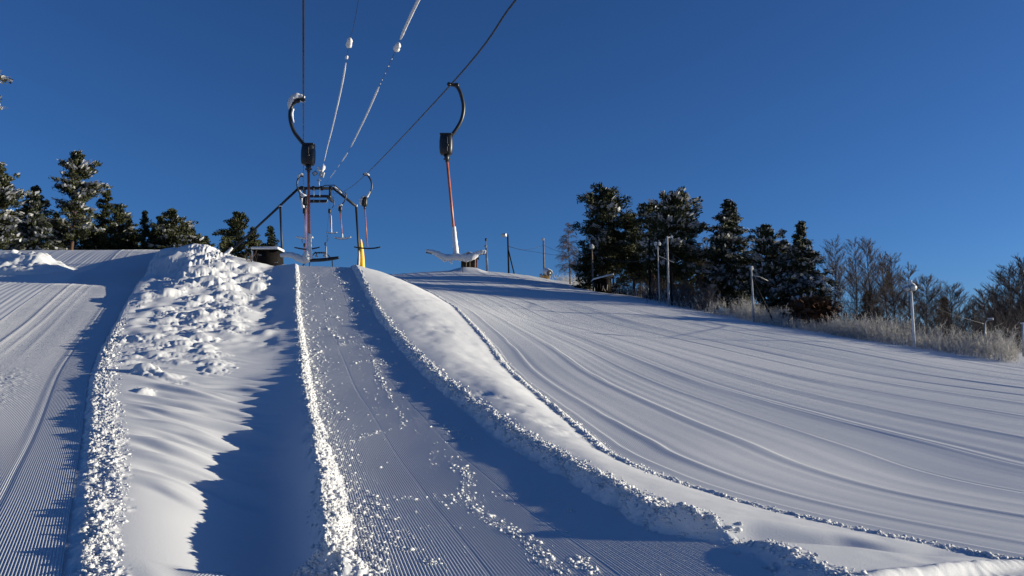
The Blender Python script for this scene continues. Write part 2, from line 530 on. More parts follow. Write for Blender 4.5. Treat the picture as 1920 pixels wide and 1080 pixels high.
def gz(x, Y):
    return float(ground([x], [Y])[0])


# ------------------------------------------------------------------ terrain sheets
def geo(a, b, k):
    n = int(math.log(b / a) / math.log(k)) + 1
    return list(np.geomspace(a, b, n)[:-1])


ROWS = np.array([-60, -30, -14, -6, -2, 0.5, 2, 3, 3.6] + geo(4.0, 30, 1.0033) + geo(30, 58, 1.0035) + geo(58, 112, 1.007) + geo(112, 240, 1.03) + [240, 270, 310, 370, 450, 600, 800, 2500])
ROWS2 = np.concatenate([ROWS[:9], ROWS[9:-8:2], ROWS[-8:]])


def sheet(name, rows, xfun, zfun, mat, label):
    X = np.stack([xfun(float(y)) for y in rows])
    Yg = np.repeat(rows[:, None], X.shape[1], 1)
    Z = zfun(X, Yg)
    nr, nc = X.shape
    V = np.stack([X, Yg, Z], -1).reshape(-1, 3)
    i = np.arange(nr * nc).reshape(nr, nc)
    F = np.stack([i[:-1, :-1], i[:-1, 1:], i[1:, 1:], i[1:, :-1]], -1).reshape(-1, 4)
    o = link_mesh(name, V, F, mat, None, True)
    return tag(o, label, None, None, 'structure')


_d = np.concatenate([[2500, 600, 250, 140, 90, 60, 45, 36], np.arange(30, 14, -.5), np.arange(14, 5.2, -.08), np.arange(5.2, -.03, -CORD / 5.0)])
sheet('side_piste', ROWS2, lambda y: xC(y) - .25 - _d, z_side, M_SNOW, 'groomed snow piste with fine ribbed corduroy beside the shaded bank')
_tb = np.concatenate([np.linspace(0, 1, 12)[:-1]])
_s1, _s2, _s3 = np.linspace(0, 1, 46)[:-1], np.linspace(0, 1, 200)[:-1] , np.linspace(0, 1, 46)


def bank_x(y):
    c, f = float(xC(y)), float(xF(y))
    g = f + 0.28 + 0.14 * float(sstep(25, 8, y))
    d = c + min(.75, .3 * (f - c))
    e = f - min(.35, .15 * (f - c))
    return np.concatenate([c - .25 + .25 * _tb, c + (d - c) * _s1, d + (e - d) * _s2, e + (g + .02 - e) * _s3])


sheet('snow_mound', ROWS, bank_x, z_bank, M_SOFT, 'ungroomed snow mound with soft lumps between two groomed strips')
_tt = np.linspace(0, 1, 121 * 6)


def track_x(y):
    f, i = float(xF(y)), float(xIs(y))
    g = f + 0.28 + 0.14 * float(sstep(25, 8, y))
    return g - .06 + (i - .05 - .25 * float(sstep(12, 20, y)) - g + .06) * _tt


sheet('lift_track', ROWS2, track_x, z_track, M_SNOW, 'ribbed groomed track climbing under the lift')
_b1, _b2, _b3 = np.linspace(0, 1, 40)[:-1], np.linspace(0, 1, 100)[:-1], np.linspace(0, 1, 34)


def berm_x(y):
    i, j = float(xI(y)), float(xJ(y))
    a = i + min(.25, .3 * (j - i))
    b = j - min(.3, .3 * (j - i))
    return np.concatenate([i - .44 + (a - i + .44) * _b1, a + (b - a) * _b2, b + (j + .16 - b) * _b3])


sheet('snow_berm', ROWS, berm_x, z_berm, M_SOFT, 'smooth sunlit snow berm running down beside the lift track')
_off = np.array([-.9, -.6, -.42, -.28, -.18, -.1, -.04, 0, .03, .06, .09, .12, .16, .22, .3])
_fill = np.linspace(0, 1.0, 260)
_outer = np.array([1.0, 3, 6, 9, 13, 18, 25, 35, 50, 80, 150, 400, 2500])


def piste_x(y):
    j, r = float(xJ(y)), float(xR(y))
    W = r - j
    xs = [j + .1 + (W - .1) * _fill] + [j + tk * W + .10 * math.sin(y * .11 + k * 1.7) + _off for k, tk in enumerate(RIDGES)]
    xs = np.sort(np.concatenate(xs))
    xs = np.maximum(xs, j + .1)
    return np.concatenate([xs, max(xs[-1], r) + _outer])


_pp = sheet('ski_piste', ROWS[::1], piste_x, z_piste, M_PISTE, 'wide groomed ski piste with long curving ridges below the trees')
_co = np.empty(len(_pp.data.vertices) * 3, np.float32)
_pp.data.vertices.foreach_get('co', _co)
_co = _co.reshape(-1, 3).astype(float)
_aw = (_co[:, 0] - xJ(_co[:, 1])) / (xR(_co[:, 1]) - xJ(_co[:, 1])) * 36.0
_pp.data.attributes.new('across', 'FLOAT', 'POINT').data.foreach_set('value', _aw.astype(np.float32))


# ------------------------------------------------------------------ mesh builder
class MB:
    def __init__(self):
        self.v, self.f, self.n = [], [], 0

    def add(self, verts, faces):
        verts = np.asarray(verts, float).reshape(-1, 3)
        if isinstance(faces, np.ndarray):
            self.f.append(faces + self.n)
        else:
            for fc in faces:
                self.f.append(np.asarray([fc]) + self.n)
        self.v.append(verts)
        self.n += len(verts)
        return self

    def box(self, c, size, rot=None, taper=1.0):
        sx, sy, sz = [s / 2 for s in size]
        V = [Vector((x * sx * (taper if z > 0 else 1), y * sy * (taper if z > 0 else 1), z * sz)) for z in (-1, 1) for y in (-1, 1) for x in (-1, 1)]
        if rot is not None:
            V = [rot @ p for p in V]
        V = [p + Vector(c) for p in V]
        return self.add(V, np.array([(0, 2, 3, 1), (4, 5, 7, 6), (0, 1, 5, 4), (2, 6, 7, 3), (0, 4, 6, 2), (1, 3, 7, 5)]))

    def bevel_box(self, c, size, b=0.02, rot=None, seg=2):
        """Rounded box: every face pushed out from a smaller core."""
        import bmesh
        bm = bmesh.new()
        bmesh.ops.create_cube(bm, size=1.0)
        bmesh.ops.scale(bm, vec=size, verts=bm.verts)
        bmesh.ops.bevel(bm, geom=list(bm.edges), offset=b, segments=seg, affect='EDGES', profile=0.5)
        if rot is not None:
            bmesh.ops.rotate(bm, matrix=rot, verts=bm.verts)
        bmesh.ops.translate(bm, vec=Vector(c), verts=bm.verts)
        bm.verts.index_update()
        self.add([v.co[:] for v in bm.verts], [[v.index for v in f.verts] for f in bm.faces])
        bm.free()
        return self

    def tube(self, pts, rad, n=10, cap=True, smooth=0, noise=0.0, seed=0, flat=1.0):
        pts = [Vector(p) for p in pts]
        rad = list(rad) if hasattr(rad, '__len__') else [rad] * len(pts)
        if smooth:
            q, r2 = [], []
            m = len(pts)
            for i in range(m - 1):
                p0, p1, p2, p3 = pts[max(i - 1, 0)], pts[i], pts[i + 1], pts[min(i + 2, m - 1)]
                for k in range(smooth):
                    t = k / smooth
                    q.append(0.5 * ((2 * p1) + (p2 - p0) * t + (2 * p0 - 5 * p1 + 4 * p2 - p3) * t * t + (3 * p1 - p0 - 3 * p2 + p3) * t ** 3))
                    r2.append(rad[i] * (1 - t) + rad[i + 1] * t)
            q.append(pts[-1])
            r2.append(rad[-1])
            pts, rad = q, r2
        rr = random.Random(seed)
        V, m = [], len(pts)
        up = None
        for i, p in enumerate(pts):
            d = (pts[min(i + 1, m - 1)] - pts[max(i - 1, 0)])
            d = d.normalized() if d.length > 1e-9 else Vector((0, 0, 1))
            if up is None:
                up = Vector((0, 1, 0)) if abs(d.y) < .9 else Vector((1, 0, 0))
            a = d.cross(up).normalized()
            b = a.cross(d).normalized()
            up = b
            for k in range(n):
                ang = 2 * math.pi * k / n
                r = rad[i] * (1 + noise * (rr.random() * 2 - 1))
                V.append(p + a * (math.cos(ang) * r) + b * (math.sin(ang) * r * flat))
        F = [(i * n + k, i * n + (k + 1) % n, (i + 1) * n + (k + 1) % n, (i + 1) * n + k) for i in range(m - 1) for k in range(n)]
        self.add(V, np.array(F))
        if cap:
            self.n -= len(V)
            self.v.pop()
            self.add(V, [list(range(n - 1, -1, -1)), [(m - 1) * n + k for k in range(n)]])
        return self

    def segs(self, P0, P1, R0, R1, n=3):
        """Many straight tapered prisms at once."""
        P0, P1 = np.asarray(P0, float).reshape(-1, 3), np.asarray(P1, float).reshape(-1, 3)
        R0, R1 = np.asarray(R0, float).reshape(-1), np.asarray(R1, float).reshape(-1)
        if not len(P0):
            return self
        d = P1 - P0
        d /= np.maximum(np.linalg.norm(d, axis=1, keepdims=True), 1e-9)
        ref = np.where(np.abs(d[:, 2:3]) > .9, [[1.0, 0, 0]], [[0, 0, 1.0]])
        a = np.cross(d, ref)
        a /= np.maximum(np.linalg.norm(a, axis=1, keepdims=True), 1e-9)
        b = np.cross(a, d)
        ang = np.arange(n) * 2 * math.pi / n
        ring = a[:, None] * np.cos(ang)[None, :, None] + b[:, None] * np.sin(ang)[None, :, None]
        V = np.concatenate([P0[:, None] + ring * R0[:, None, None], P1[:, None] + ring * R1[:, None, None]], 1)
        m = len(P0)
        base = (np.arange(m) * 2 * n)[:, None, None]
        k = np.arange(n)
        F = np.stack([k, (k + 1) % n, (k + 1) % n + n, k + n], -1)[None] + base
        return self.add(V.reshape(-1, 3), F.reshape(-1, 4))

    def quads(self, C, A, B):
        """Quads centred at C with half axes A and B."""
        V = np.stack([C - A - B, C + A - B, C + A + B, C - A + B], 1)
        m = len(C)
        return self.add(V.reshape(-1, 3), np.arange(m * 4).reshape(m, 4))

    def build(self, name, mat, parent=None, smooth=False):
        if not self.v:
            return None
        V = np.concatenate(self.v)
        if parent is not None:
            V = V - np.array(parent_world(parent))
        me = bpy.data.meshes.new(name)
        me.vertices.add(len(V))
        me.vertices.foreach_set('co', V.astype(np.float32).ravel())
        sizes = np.concatenate([np.full(len(f), f.shape[1]) for f in self.f]).astype(np.int32)
        loops = np.concatenate([f.ravel() for f in self.f]).astype(np.int32)
        me.loops.add(len(loops))
        me.loops.foreach_set('vertex_index', loops)
        me.polygons.add(len(sizes))
        me.polygons.foreach_set('loop_start', np.concatenate([[0], np.cumsum(sizes)[:-1]]).astype(np.int32))
        me.update(calc_edges=True)
        if smooth:
            me.polygons.foreach_set('use_smooth', np.ones(len(sizes), bool))
        me.materials.append(mat)
        o = bpy.data.objects.new(name, me)
        COL.objects.link(o)
        if parent is not None:
            o.parent = parent
        return o


def parent_world(o):
    p = Vector(o.location)
    while o.parent is not None:
        o = o.parent
        p = p + Vector(o.location)
    return p


def hit(u, v, y0=4.0, y1=120.0):
    """Where the line of sight through photo pixel (u, v) meets the snow."""
    Ys = np.geomspace(y0, y1, 260)
    k = np.array([P(u, v, 1.0)])[0]
    X, Z = k[0] * Ys, k[2] * Ys
    d = Z - ground(X, Ys)
    i = np.argmax(d < 0)
    if d[i] >= 0:
        i = len(Ys) - 1
    a, b = (Ys[i - 1], Ys[i]) if i > 0 else (Ys[0], Ys[0] * 1.01)
    for _ in range(12):
        m = (a + b) / 2
        if k[2] * m - gz(k[0] * m, m) < 0:
            b = m
        else:
            a = m
    return Vector((k[0] * a, a, k[2] * a))


# ------------------------------------------------------------------ loose clods of snow
_ph = (1 + 5 ** .5) / 2
ICO_V = np.array([(-1, _ph, 0), (1, _ph, 0), (-1, -_ph, 0), (1, -_ph, 0), (0, -1, _ph), (0, 1, _ph), (0, -1, -_ph), (0, 1, -_ph), (_ph, 0, -1), (_ph, 0, 1), (-_ph, 0, -1), (-_ph, 0, 1)]) / 1.9
ICO_F = np.array([(0, 11, 5), (0, 5, 1), (0, 1, 7), (0, 7, 10), (0, 10, 11), (1, 5, 9), (5, 11, 4), (11, 10, 2), (10, 7, 6), (7, 1, 8), (3, 9, 4), (3, 4, 2), (3, 2, 6), (3, 6, 8), (3, 8, 9), (4, 9, 5), (2, 4, 11), (6, 2, 10), (8, 6, 7), (9, 8, 1)])


def clods(name, x, Y, s, label, lift=.12, flat=.65, stretch=.5):
    x, Y, s = np.asarray(x), np.asarray(Y), np.asarray(s)
    n = len(x)
    r = np.random.default_rng(n)
    V = ICO_V[None] * (1 + r.uniform(-.42, .42, (n, 12, 1)))
    sc = np.stack([1 + r.uniform(-stretch, stretch, n), 1 + r.uniform(-stretch, stretch, n), flat + r.uniform(-.2, .2, n)], -1)
    V = V * sc[:, None] * s[:, None, None]
    a = r.uniform(0, 2 * math.pi, n)
    ca, sa = np.cos(a)[:, None], np.sin(a)[:, None]
    X = V[..., 0] * ca - V[..., 1] * sa
    Yy = V[..., 0] * sa + V[..., 1] * ca
    z = ground(x, Y) + s * lift
    W = np.stack([X + x[:, None], Yy + Y[:, None], V[..., 2] + z[:, None]], -1).reshape(-1, 3)
    F = (ICO_F[None] + (np.arange(n) * 12)[:, None, None]).reshape(-1, 3)
    o = link_mesh(name, W, F, M_CLUMP, None, False)
    return tag(o, label, None, None, 'stuff')


R = np.random.default_rng(5)


def along(n, y0, y1, bias=1.6):
    """Distances denser near the viewer."""
    t = R.random(n)
    return (y0 ** (1 - bias) + t * (y1 ** (1 - bias) - y0 ** (1 - bias))) ** (1 / (1 - bias))


Ya = along(19000, 7.8, 52)
xa = xF(Ya) + .12 + np.abs(R.normal(0, 1, len(Ya))) ** 1.3 * .24 * R.choice([-.35, 1.0, 1.0], len(Ya))
Yb = along(8500, 6.9, 34)
wB = .30 + .25 * sstep(7, 14, Yb) - .2 * sstep(22, 34, Yb)
xb = xC(Yb) + wB * R.beta(1.2, 1.9, len(Yb)) * 1.5 - .05
Yc = along(11000, 7.2, 50)
Yc = Yc[(Yc > 9.3) | (R.random(len(Yc)) < .25)]
xc_ = xI(Yc) + R.normal(-.02, .13, len(Yc))
Yd = along(6500, 7.8, 44)
xd = xJ(Yd) + R.normal(.03, .09, len(Yd))
ye = R.normal(7.85, .08, 900)
xe = R.uniform(-3.1, -1.3, 900)
X_ = np.concatenate([xa, xb, xc_, xd, xe])
Y_ = np.concatenate([Ya, Yb, Yc, Yd, ye])
S_ = np.concatenate([R.lognormal(-5.1, .8, len(Ya)), R.lognormal(-5.15, .75, len(Yb)), R.lognormal(-4.8, .75, len(Yc)), R.lognormal(-4.75, .65, len(Yd)), R.lognormal(-4.5, .7, 900)])
S_ = np.clip(S_, .0035, .038) * (1 + .9 * sstep(10, 30, Y_))
clods('snow_clods', X_, Y_, S_, 'white clods of snow crumbled along the banks')

# crumbs and trails lying on the lift track: (polyline in photo pixels, count, spread in metres, size)
TRAILS = [
    ([(700, 678), (712, 705), (730, 745), (745, 765), (756, 790), (750, 805)], 210, .07, .022),
    ([(668, 680), (705, 676), (742, 688)], 130, .22, .018),
    ([(650, 832), (690, 815), (722, 806)], 170, .16, .020),
    ([(662, 795), (664, 815)], 30, .05, .022),
    ([(822, 798), (850, 808), (892, 832)], 190, .22, .018),
    ([(835, 830), (860, 822), (895, 824)], 70, .10, .018),
    ([(810, 845), (850, 862), (845, 870)], 70, .12, .016),
    ([(850, 872), (875, 885), (880, 905), (865, 918), (880, 940)], 230, .09, .024),
    ([(800, 868), (830, 862), (790, 880)], 60, .2, .012),
    ([(715, 865), (770, 858), (810, 882)], 60, .16, .011),
    ([(700, 930), (745, 936), (790, 934), (850, 928), (880, 938)], 90, .06, .024),
    ([(815, 935), (870, 945), (920, 930)], 130, .2, .02),
    ([(640, 970), (680, 962), (690, 940), (720, 955)], 120, .10, .018),
    ([(690, 958), (720, 975), (760, 970)], 60, .10, .016),
    ([(880, 948), (905, 965), (945, 990), (975, 1008), (1000, 1030), (1020, 1052), (1050, 1070), (1062, 1078)], 560, .10, .024),
    ([(1082, 1048), (1100, 1062), (1115, 1076)], 90, .07, .022),
    ([(780, 988), (850, 985), (920, 988)], 60, .04, .010),
    ([(735, 990), (760, 995)], 30, .07, .018), ([(760, 1010), (795, 1012)], 36, .08, .018), ([(755, 1030), (785, 1032)], 36, .07, .020),
    ([(790, 1055), (825, 1058)], 40, .08, .02), ([(640, 930), (660, 880), (640, 850)], 60, .25, .015),
    ([(660, 1005), (700, 1015), (690, 1045)], 90, .22, .020), ([(640, 1010), (660, 1040), (640, 1075)], 160, .25, .022),
    ([(930, 930), (1000, 935), (1010, 930), (1050, 945)], 60, .08, .014), ([(1055, 955), (1080, 960)], 24, .05, .018),
    ([(560, 1070), (620, 1060), (650, 1040)], 180, .10, .03),
    ([(595, 510), (600, 540), (620, 560), (632, 600)], 120, .35, .02), ([(640, 510), (650, 540), (665, 570), (680, 590)], 200, .4, .02),
    ([(615, 610), (630, 630), (645, 650)], 130, .2, .02), ([(660, 640), (700, 660)], 50, .35, .018), ([(690, 730), (705, 760), (715, 790)], 60, .15, .014),
    ([(600, 640), (610, 720), (625, 800)], 160, .3, .02), ([(760, 760), (770, 800), (800, 830)], 40, .25, .012),
]
tx, ty, ts = [], [], []
for pl, cnt, spread, size in TRAILS:
    cnt = int(cnt * 1.6)
    pts = [hit(u, v) for u, v in pl]
    L = np.cumsum([0] + [(pts[i + 1] - pts[i]).length for i in range(len(pts) - 1)])
    q = R.random(cnt) * L[-1]
    ax = np.interp(q, L, [p.x for p in pts])
    ay = np.interp(q, L, [p.y for p in pts])
    tx.append(ax + R.normal(0, spread, cnt) * .7)
    ty.append(ay + R.normal(0, spread, cnt))
    ts.append(np.clip(R.lognormal(math.log(size * .33), .8, cnt), .003, .036) * (1 + 1.3 * sstep(14, 36, ay)))
n = 1300
Yr = along(n, 6.5, 52, 1.15)
tr = R.random(n) ** 1.5
tx.append(xF(Yr) + .5 + tr * (xI(Yr) - xF(Yr) - 1.2))
ty.append(Yr)
ts.append(np.clip(R.lognormal(math.log(.006), .6, n), .003, .03) * (1 + 2.6 * sstep(14, 40, Yr)))
clods('track_crumbs', np.concatenate(tx), np.concatenate(ty), np.concatenate(ts), 'loose crumbs and trails of snow scattered over the ribbed track')

# ------------------------------------------------------------------ object materials
M_STEEL = simple_mat('dark_steel', (0.022, 0.022, 0.024), .5, .3, .3, 20)
M_BLACK = simple_mat('black_plastic', (0.012, 0.013, 0.015), .42, 0, .3, 12)
M_ROPE = simple_mat('steel_rope', (0.03, 0.032, 0.04), .5, .6, .3, 30)
M_ORANGE = simple_mat('orange_pole', (0.42, 0.12, 0.06), .4, 0, .25, 14)
M_WHITEOBJ = snow_mat('packed_snow', .5, 30, .02)
M_WOOD = simple_mat('dark_wood', (0.006, 0.0045, 0.004), .8, 0, .45, 5, .5)
M_RED = simple_mat('red_wood', (0.16, 0.018, 0.012), .8, 0, .3, 5, .4)
M_POLE = simple_mat('weathered_pole', (0.16, 0.13, 0.11), .85, 0, .3, 4, .3)
M_FROSTPOLE = simple_mat('frosted_pole', (0.36, 0.36, 0.37), .8, 0, .35, 3, .4)
M_GALV = simple_mat('galvanised_metal', (0.30, 0.32, 0.35), .5, .5, .2, 8)
M_YELLOW = simple_mat('yellow_vinyl', (0.75, 0.42, 0.015), .5, 0, .12, 6)
M_AMBER = simple_mat('ochre_paint', (0.42, 0.24, 0.06), .6, 0, .4, 3)
M_LENS = simple_mat('lamp_glass', (0.5, 0.5, 0.47), .25, 0, .2, 10)
M_PALE = simple_mat('pale_board', (0.42, 0.33, 0.24), .8, 0, .2, 6)
M_BARK = simple_mat('pine_bark', (0.105, 0.06, 0.038), .9, 0, .5, 6, .5)
M_GREYBARK = simple_mat('grey_bark', (0.085, 0.068, 0.058), .9, 0, .4, 6, .4)
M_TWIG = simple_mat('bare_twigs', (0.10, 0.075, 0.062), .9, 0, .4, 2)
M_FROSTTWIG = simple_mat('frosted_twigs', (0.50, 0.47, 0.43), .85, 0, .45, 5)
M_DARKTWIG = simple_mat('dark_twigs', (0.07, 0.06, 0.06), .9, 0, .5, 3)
M_BROWN = simple_mat('brown_leaves', (0.085, 0.04, 0.02), .9, 0, .5, 4)


def needle_mat(name, c):
    m, t, b = new_mat(name)
    b.inputs['Roughness'].default_value = .7
    b.inputs['Specular IOR Level'].default_value = .25
    g = t.nodes.new('ShaderNodeNewGeometry')
    r = t.nodes.new('ShaderNodeValToRGB')
    r.color_ramp.elements[0].color = (c[0] * .55, c[1] * .6, c[2] * .6, 1)
    r.color_ramp.elements[1].color = (c[0] * 1.7, c[1] * 1.45, c[2] * 1.3, 1)
    t.links.new(g.outputs['Random Per Island'], r.inputs[0])
    t.links.new(r.outputs[0], b.inputs['Base Color'])
    return m


M_NEEDLE = needle_mat('pine_needles', (0.034, 0.042, 0.016))
M_SPRUCE = needle_mat('spruce_needles', (0.026, 0.036, 0.018))
M_TREESNOW = snow_mat('snow_on_branches', .2, 20, .02)


# ------------------------------------------------------------------ T-bar lift
def px(Y):
    return Y / FPX


rope_label = {
    'a': 'dark steel haul rope rising straight over the snow capped hanger on the left',
    'b': 'dark steel haul rope slanting down from top centre over the bare black hanger'}
ROPE_L = [(569, -900, 3.2), (569, -330, 5.0), (569, 20, 7.6), (569, 187, 10.8), (569, 330, 26), (569, 352, 38), (571, 361, 52), (572, 366, 65)]
ROPE_R = [(1400, -560, 3.7), (1180, -240, 5.0), (967, 0, 7.74), (846, 158, 11.0), (686, 327, 25.7), (648, 357, 38.8), (627, 364, 53), (619, 368, 65)]
for key, rp in (('a', ROPE_L), ('b', ROPE_R)):
    pts = [P(*q) for q in rp]
    pts = [pts[0] + (pts[0] - pts[1]) * 4] + pts
    e = P(596 if key == 'a' else 608, 478, 190)
    m = (pts[-1] + e) / 2 - Vector((0, 0, 2.2))
    o = MB().tube(pts + [m, e], .0115, 8, True, 8).build('haul_rope', M_ROPE, None, True)
    tag(o, rope_label[key], 'rope', 'haul ropes of the lift')


def snow_tube(mb, pts, rad, seed, noise=.22, sm=4, n=9, flat=1.0):
    mb.tube(pts, rad, n, True, sm, noise, seed, flat)


def t_bar(Y, arm, box, foot, bar, label, white_from=None, pole_r=.02, arm_snow=None, box_snow=None, bar_snow=None, arm_r=.03, ice=None, scale=1.0):
    """arm: pixel path from the rope clamp to the box; box: pixel centre; bar: pixel path of the seat bar from left to right."""
    W = lambda q, dy=0.0: P(q[0], q[1], Y + dy)
    root = empty('t_bar', W(arm[0]), label, 'T-bar', 'T-bar hangers on the lift ropes')
    k = px(Y)
    m = MB()
    m.tube([W(arm[0], -.07), W(arm[0]), W(arm[0], .07)], [.028, .034, .028], 10)
    m.tube([W(arm[0]), W(arm[1])], [.026, .030], 8)
    m.bevel_box(W(arm[1]), (.07, .07, .06), .012)
    m.build('rope_clamp', M_BLACK, root, True)
    MB().tube([W(q) for q in arm[1:]], [arm_r] * (len(arm) - 1), 12, True, 6).build('arm', M_BLACK, root, True)
    # retractor: a drum seen edge-on between two cheeks, with a cap plate and a rope guide
    bw, bh = .098 * scale, .150 * scale
    c = W(box)
    m = MB()
    prof = [(-bh, .045), (-bh * .98, bw * .82), (-bh * .85, bw * .96), (-bh * .3, bw * 1.03), (bh * .35, bw * 1.03), (bh * .85, bw * .95), (bh * .98, bw * .85), (bh, .05)]
    n = 20
    V = []
    for z, r in prof:
        for q in range(n):
            a = 2 * math.pi * q / n
            V.append((c.x + math.copysign(abs(math.cos(a)) ** .55, math.cos(a)) * r, c.y + math.copysign(abs(math.sin(a)) ** .6, math.sin(a)) * r * .85, c.z + z))
    F = [(i * n + q, i * n + (q + 1) % n, (i + 1) * n + (q + 1) % n, (i + 1) * n + q) for i in range(len(prof) - 1) for q in range(n)]
    m.add(V, [f for f in F] + [list(range(n - 1, -1, -1)), [(len(prof) - 1) * n + q for q in range(n)]])
    bx = m.build('spring_box', M_BLACK, root, True)
    m = MB()
    m.bevel_box(c + Vector((0, 0, bh + .006)), (bw * 1.9, bw * 1.5, .028), .008)
    m.build('cap_plate', M_STEEL, bx)
    m = MB()
    m.bevel_box(c + Vector((.02, -bw * .87, -.01)), (.022, .02, bh * 1.5), .006)
    m.tube([c + Vector((.03, -bw * .9, -.03)), c + Vector((.03, -bw * .9 - .03, -.03))], .02, 10)
    m.build('cover_rib', M_STEEL, bx)
    top = c + Vector((.008, 0, -bh))
    ft = W(foot)
    dv = (ft - top)
    m = MB()
    m.tube([top, top + dv * .035, top + dv * .075], [.045, .034, .027], 10)
    m.tube([top + dv * .045 + Vector((-.05, 0, 0)), top + dv * .045 + Vector((.05, 0, 0))], .012, 8)
    m.build('pole_socket', M_BLACK, root, True)
    MB().tube([top + dv * .06, ft], [pole_r, pole_r], 12).build('pole', M_ORANGE, root, True)
    bp = [W(q) for q in bar]
    MB().tube(bp, [.020] + [.026] * (len(bp) - 2) + [.020], 10, True, 6, 0, 0, 1.0).build('seat_bar', M_BLACK, root, True)
    if white_from is not None:
        p0 = W(white_from)
        s = MB()
        snow_tube(s, [p0, p0 * .7 + ft * .3, p0 * .35 + ft * .65, p0 * .08 + ft * .92, ft + Vector((0, 0, -.02))], [.026, .034, .037, .044, .06], int(Y * 7), .12)
        s.build('snow_crust', M_WHITEOBJ, root, True)
    for lst in (arm_snow, box_snow, bar_snow):
        for path, rad in (lst or []):
            s = MB()
            snow_tube(s, [W(q[:2], -.01) for q in path], [r * k for r in rad], int(Y * 13 + path[0][0]), .2, 4, 10)
            s.build('snow_crust', M_WHITEOBJ, root, True)
    for path, rad in (ice or []):
        s = MB()
        snow_tube(s, [W(q) for q in path], [r * k for r in rad], 3, .1, 3, 7)
        s.build('icicle', M_WHITEOBJ, root, True)
    return root


t_bar(11.0, [(842, 158), (856, 160), (864, 176), (869, 200), (866, 222), (857, 240), (846, 255)], (836.5, 272), (855, 476),
      [(799, 472), (812, 474), (828, 479), (846, 483), (862, 483), (880, 481), (897, 476), (911, 474)],
      'large black T-bar hanger with orange pole and snow covered seat bar, on the right rope', (851, 425),
      bar_snow=[([(799, 470), (808, 471.5), (818, 475), (830, 482), (843, 483), (855, 482), (872, 483), (884, 481.5), (896, 475), (905, 472.5), (911, 473)], [2.5, 3.6, 4.6, 6.5, 5.6, 6.2, 7.2, 6.6, 4.6, 4.2, 3.2]),
                ([(828, 484), (834, 487), (840, 485)], [3, 4, 2]), ([(866, 484), (874, 488), (884, 484)], [3, 4, 3])],
      ice=[([(843, 485), (845, 490), (846.5, 495)], [4.5, 3, 1])], arm_r=.028)
t_bar(10.8, [(568, 187), (556, 189), (548, 197), (544, 212), (545, 228), (551, 246), (560, 259), (570, 271)], (578, 291), (580, 484),
      [(527, 480), (540, 478), (556, 483), (572, 488), (588, 488), (606, 487), (622, 485), (635, 483)],
      'large T-bar hanger with snow capped hook and half snowy seat bar before the tower', (579.5, 438),
      arm_snow=[([(571, 183), (564, 180.5), (555, 181), (548, 186), (543.5, 196), (543, 206)], [2.5, 4, 6.5, 6.5, 4.5, 1.5]), ([(571, 188), (563, 190)], [4, 2]), ([(550, 204), (547.5, 216), (551, 230)], [2, 2.6, .6])],
      bar_snow=[([(526, 479), (536, 477.5), (548, 479), (560, 484), (570, 488), (581, 486)], [3.5, 4.6, 5.5, 6.5, 6.5, 5]), ([(577, 470), (575, 482), (579, 488)], [5, 8, 7])], arm_r=.028)
t_bar(25.7, [(682, 327), (690, 329), (696, 340), (697, 352), (694, 362), (688, 370)], (683.5, 379), (689, 463),
      [(664, 463), (672, 464.5), (682, 465.5), (690, 466), (700, 465.5), (707, 464.5), (713.5, 463)],
      'mid-distance T-bar with bare black seat bar right of the tower by the yellow pad', None,
      arm_snow=[([(681, 327), (687, 326), (692, 329)], [2, 2.6, 1.6]), ([(694, 359), (691, 365), (687, 370)], [1.5, 2.2, 2])],
      box_snow=[([(684, 367), (680, 372), (677, 379), (677, 384)], [2.2, 4, 4, 1.5])])
t_bar(38.8, [(647, 360), (649, 364), (648, 372), (645, 379), (640, 384)], (638, 391), (642, 446),
      [(627, 446), (633, 447.3), (642, 448.3), (651, 447.3), (658, 445.5)],
      'small snow topped T-bar hanging on the right rope inside the tower, lower one', (641.8, 438),
      box_snow=[([(641, 383), (637, 387), (635, 391)], [2, 3, 1.5])], bar_snow=[([(627, 445), (634, 446), (642, 447), (651, 446), (658, 444.5)], [1.3, 1.6, 1.8, 1.6, 1.4])], pole_r=.026)
t_bar(53.0, [(624, 369), (626, 376), (626, 384), (623, 390)], (618, 396), (621.5, 436),
      [(611.5, 435.5), (616, 437), (621.5, 437.6), (627, 437.2), (632, 436.5)],
      'small T-bar with frosted pole on the right rope inside the tower, upper one', (621, 404),
      bar_snow=[([(612, 435), (617, 436.2), (622, 436.8), (632, 435.8)], [.9, 1.1, 1.2, .9])], pole_r=.03)
t_bar(82.0, [(613.5, 441), (615.5, 447), (613, 453)], (610.2, 457.5), (612.5, 484), [(605, 484), (612.5, 485), (620, 484)],
      'tiny far T-bar with thin pole against the sky beyond the tower', (612, 462), pole_r=.035)
t_bar(26.3, [(568, 331), (563, 329.5), (558, 338), (557.5, 350), (561, 360), (568, 368)], (573, 377), (573, 464),
      [(552, 464), (560, 465.6), (570, 467.2), (580, 467), (590, 465.6), (600, 463.5)],
      'mid-distance T-bar with bare dark seat bar hidden behind the large left hanger', None,
      arm_snow=[([(569, 328), (563, 327.5), (558.5, 333)], [1.8, 2.6, 2.4]), ([(561, 357), (566, 364)], [1.5, 2])], box_snow=[([(566, 364), (571, 369), (576, 372)], [3, 4.2, 2.5])])
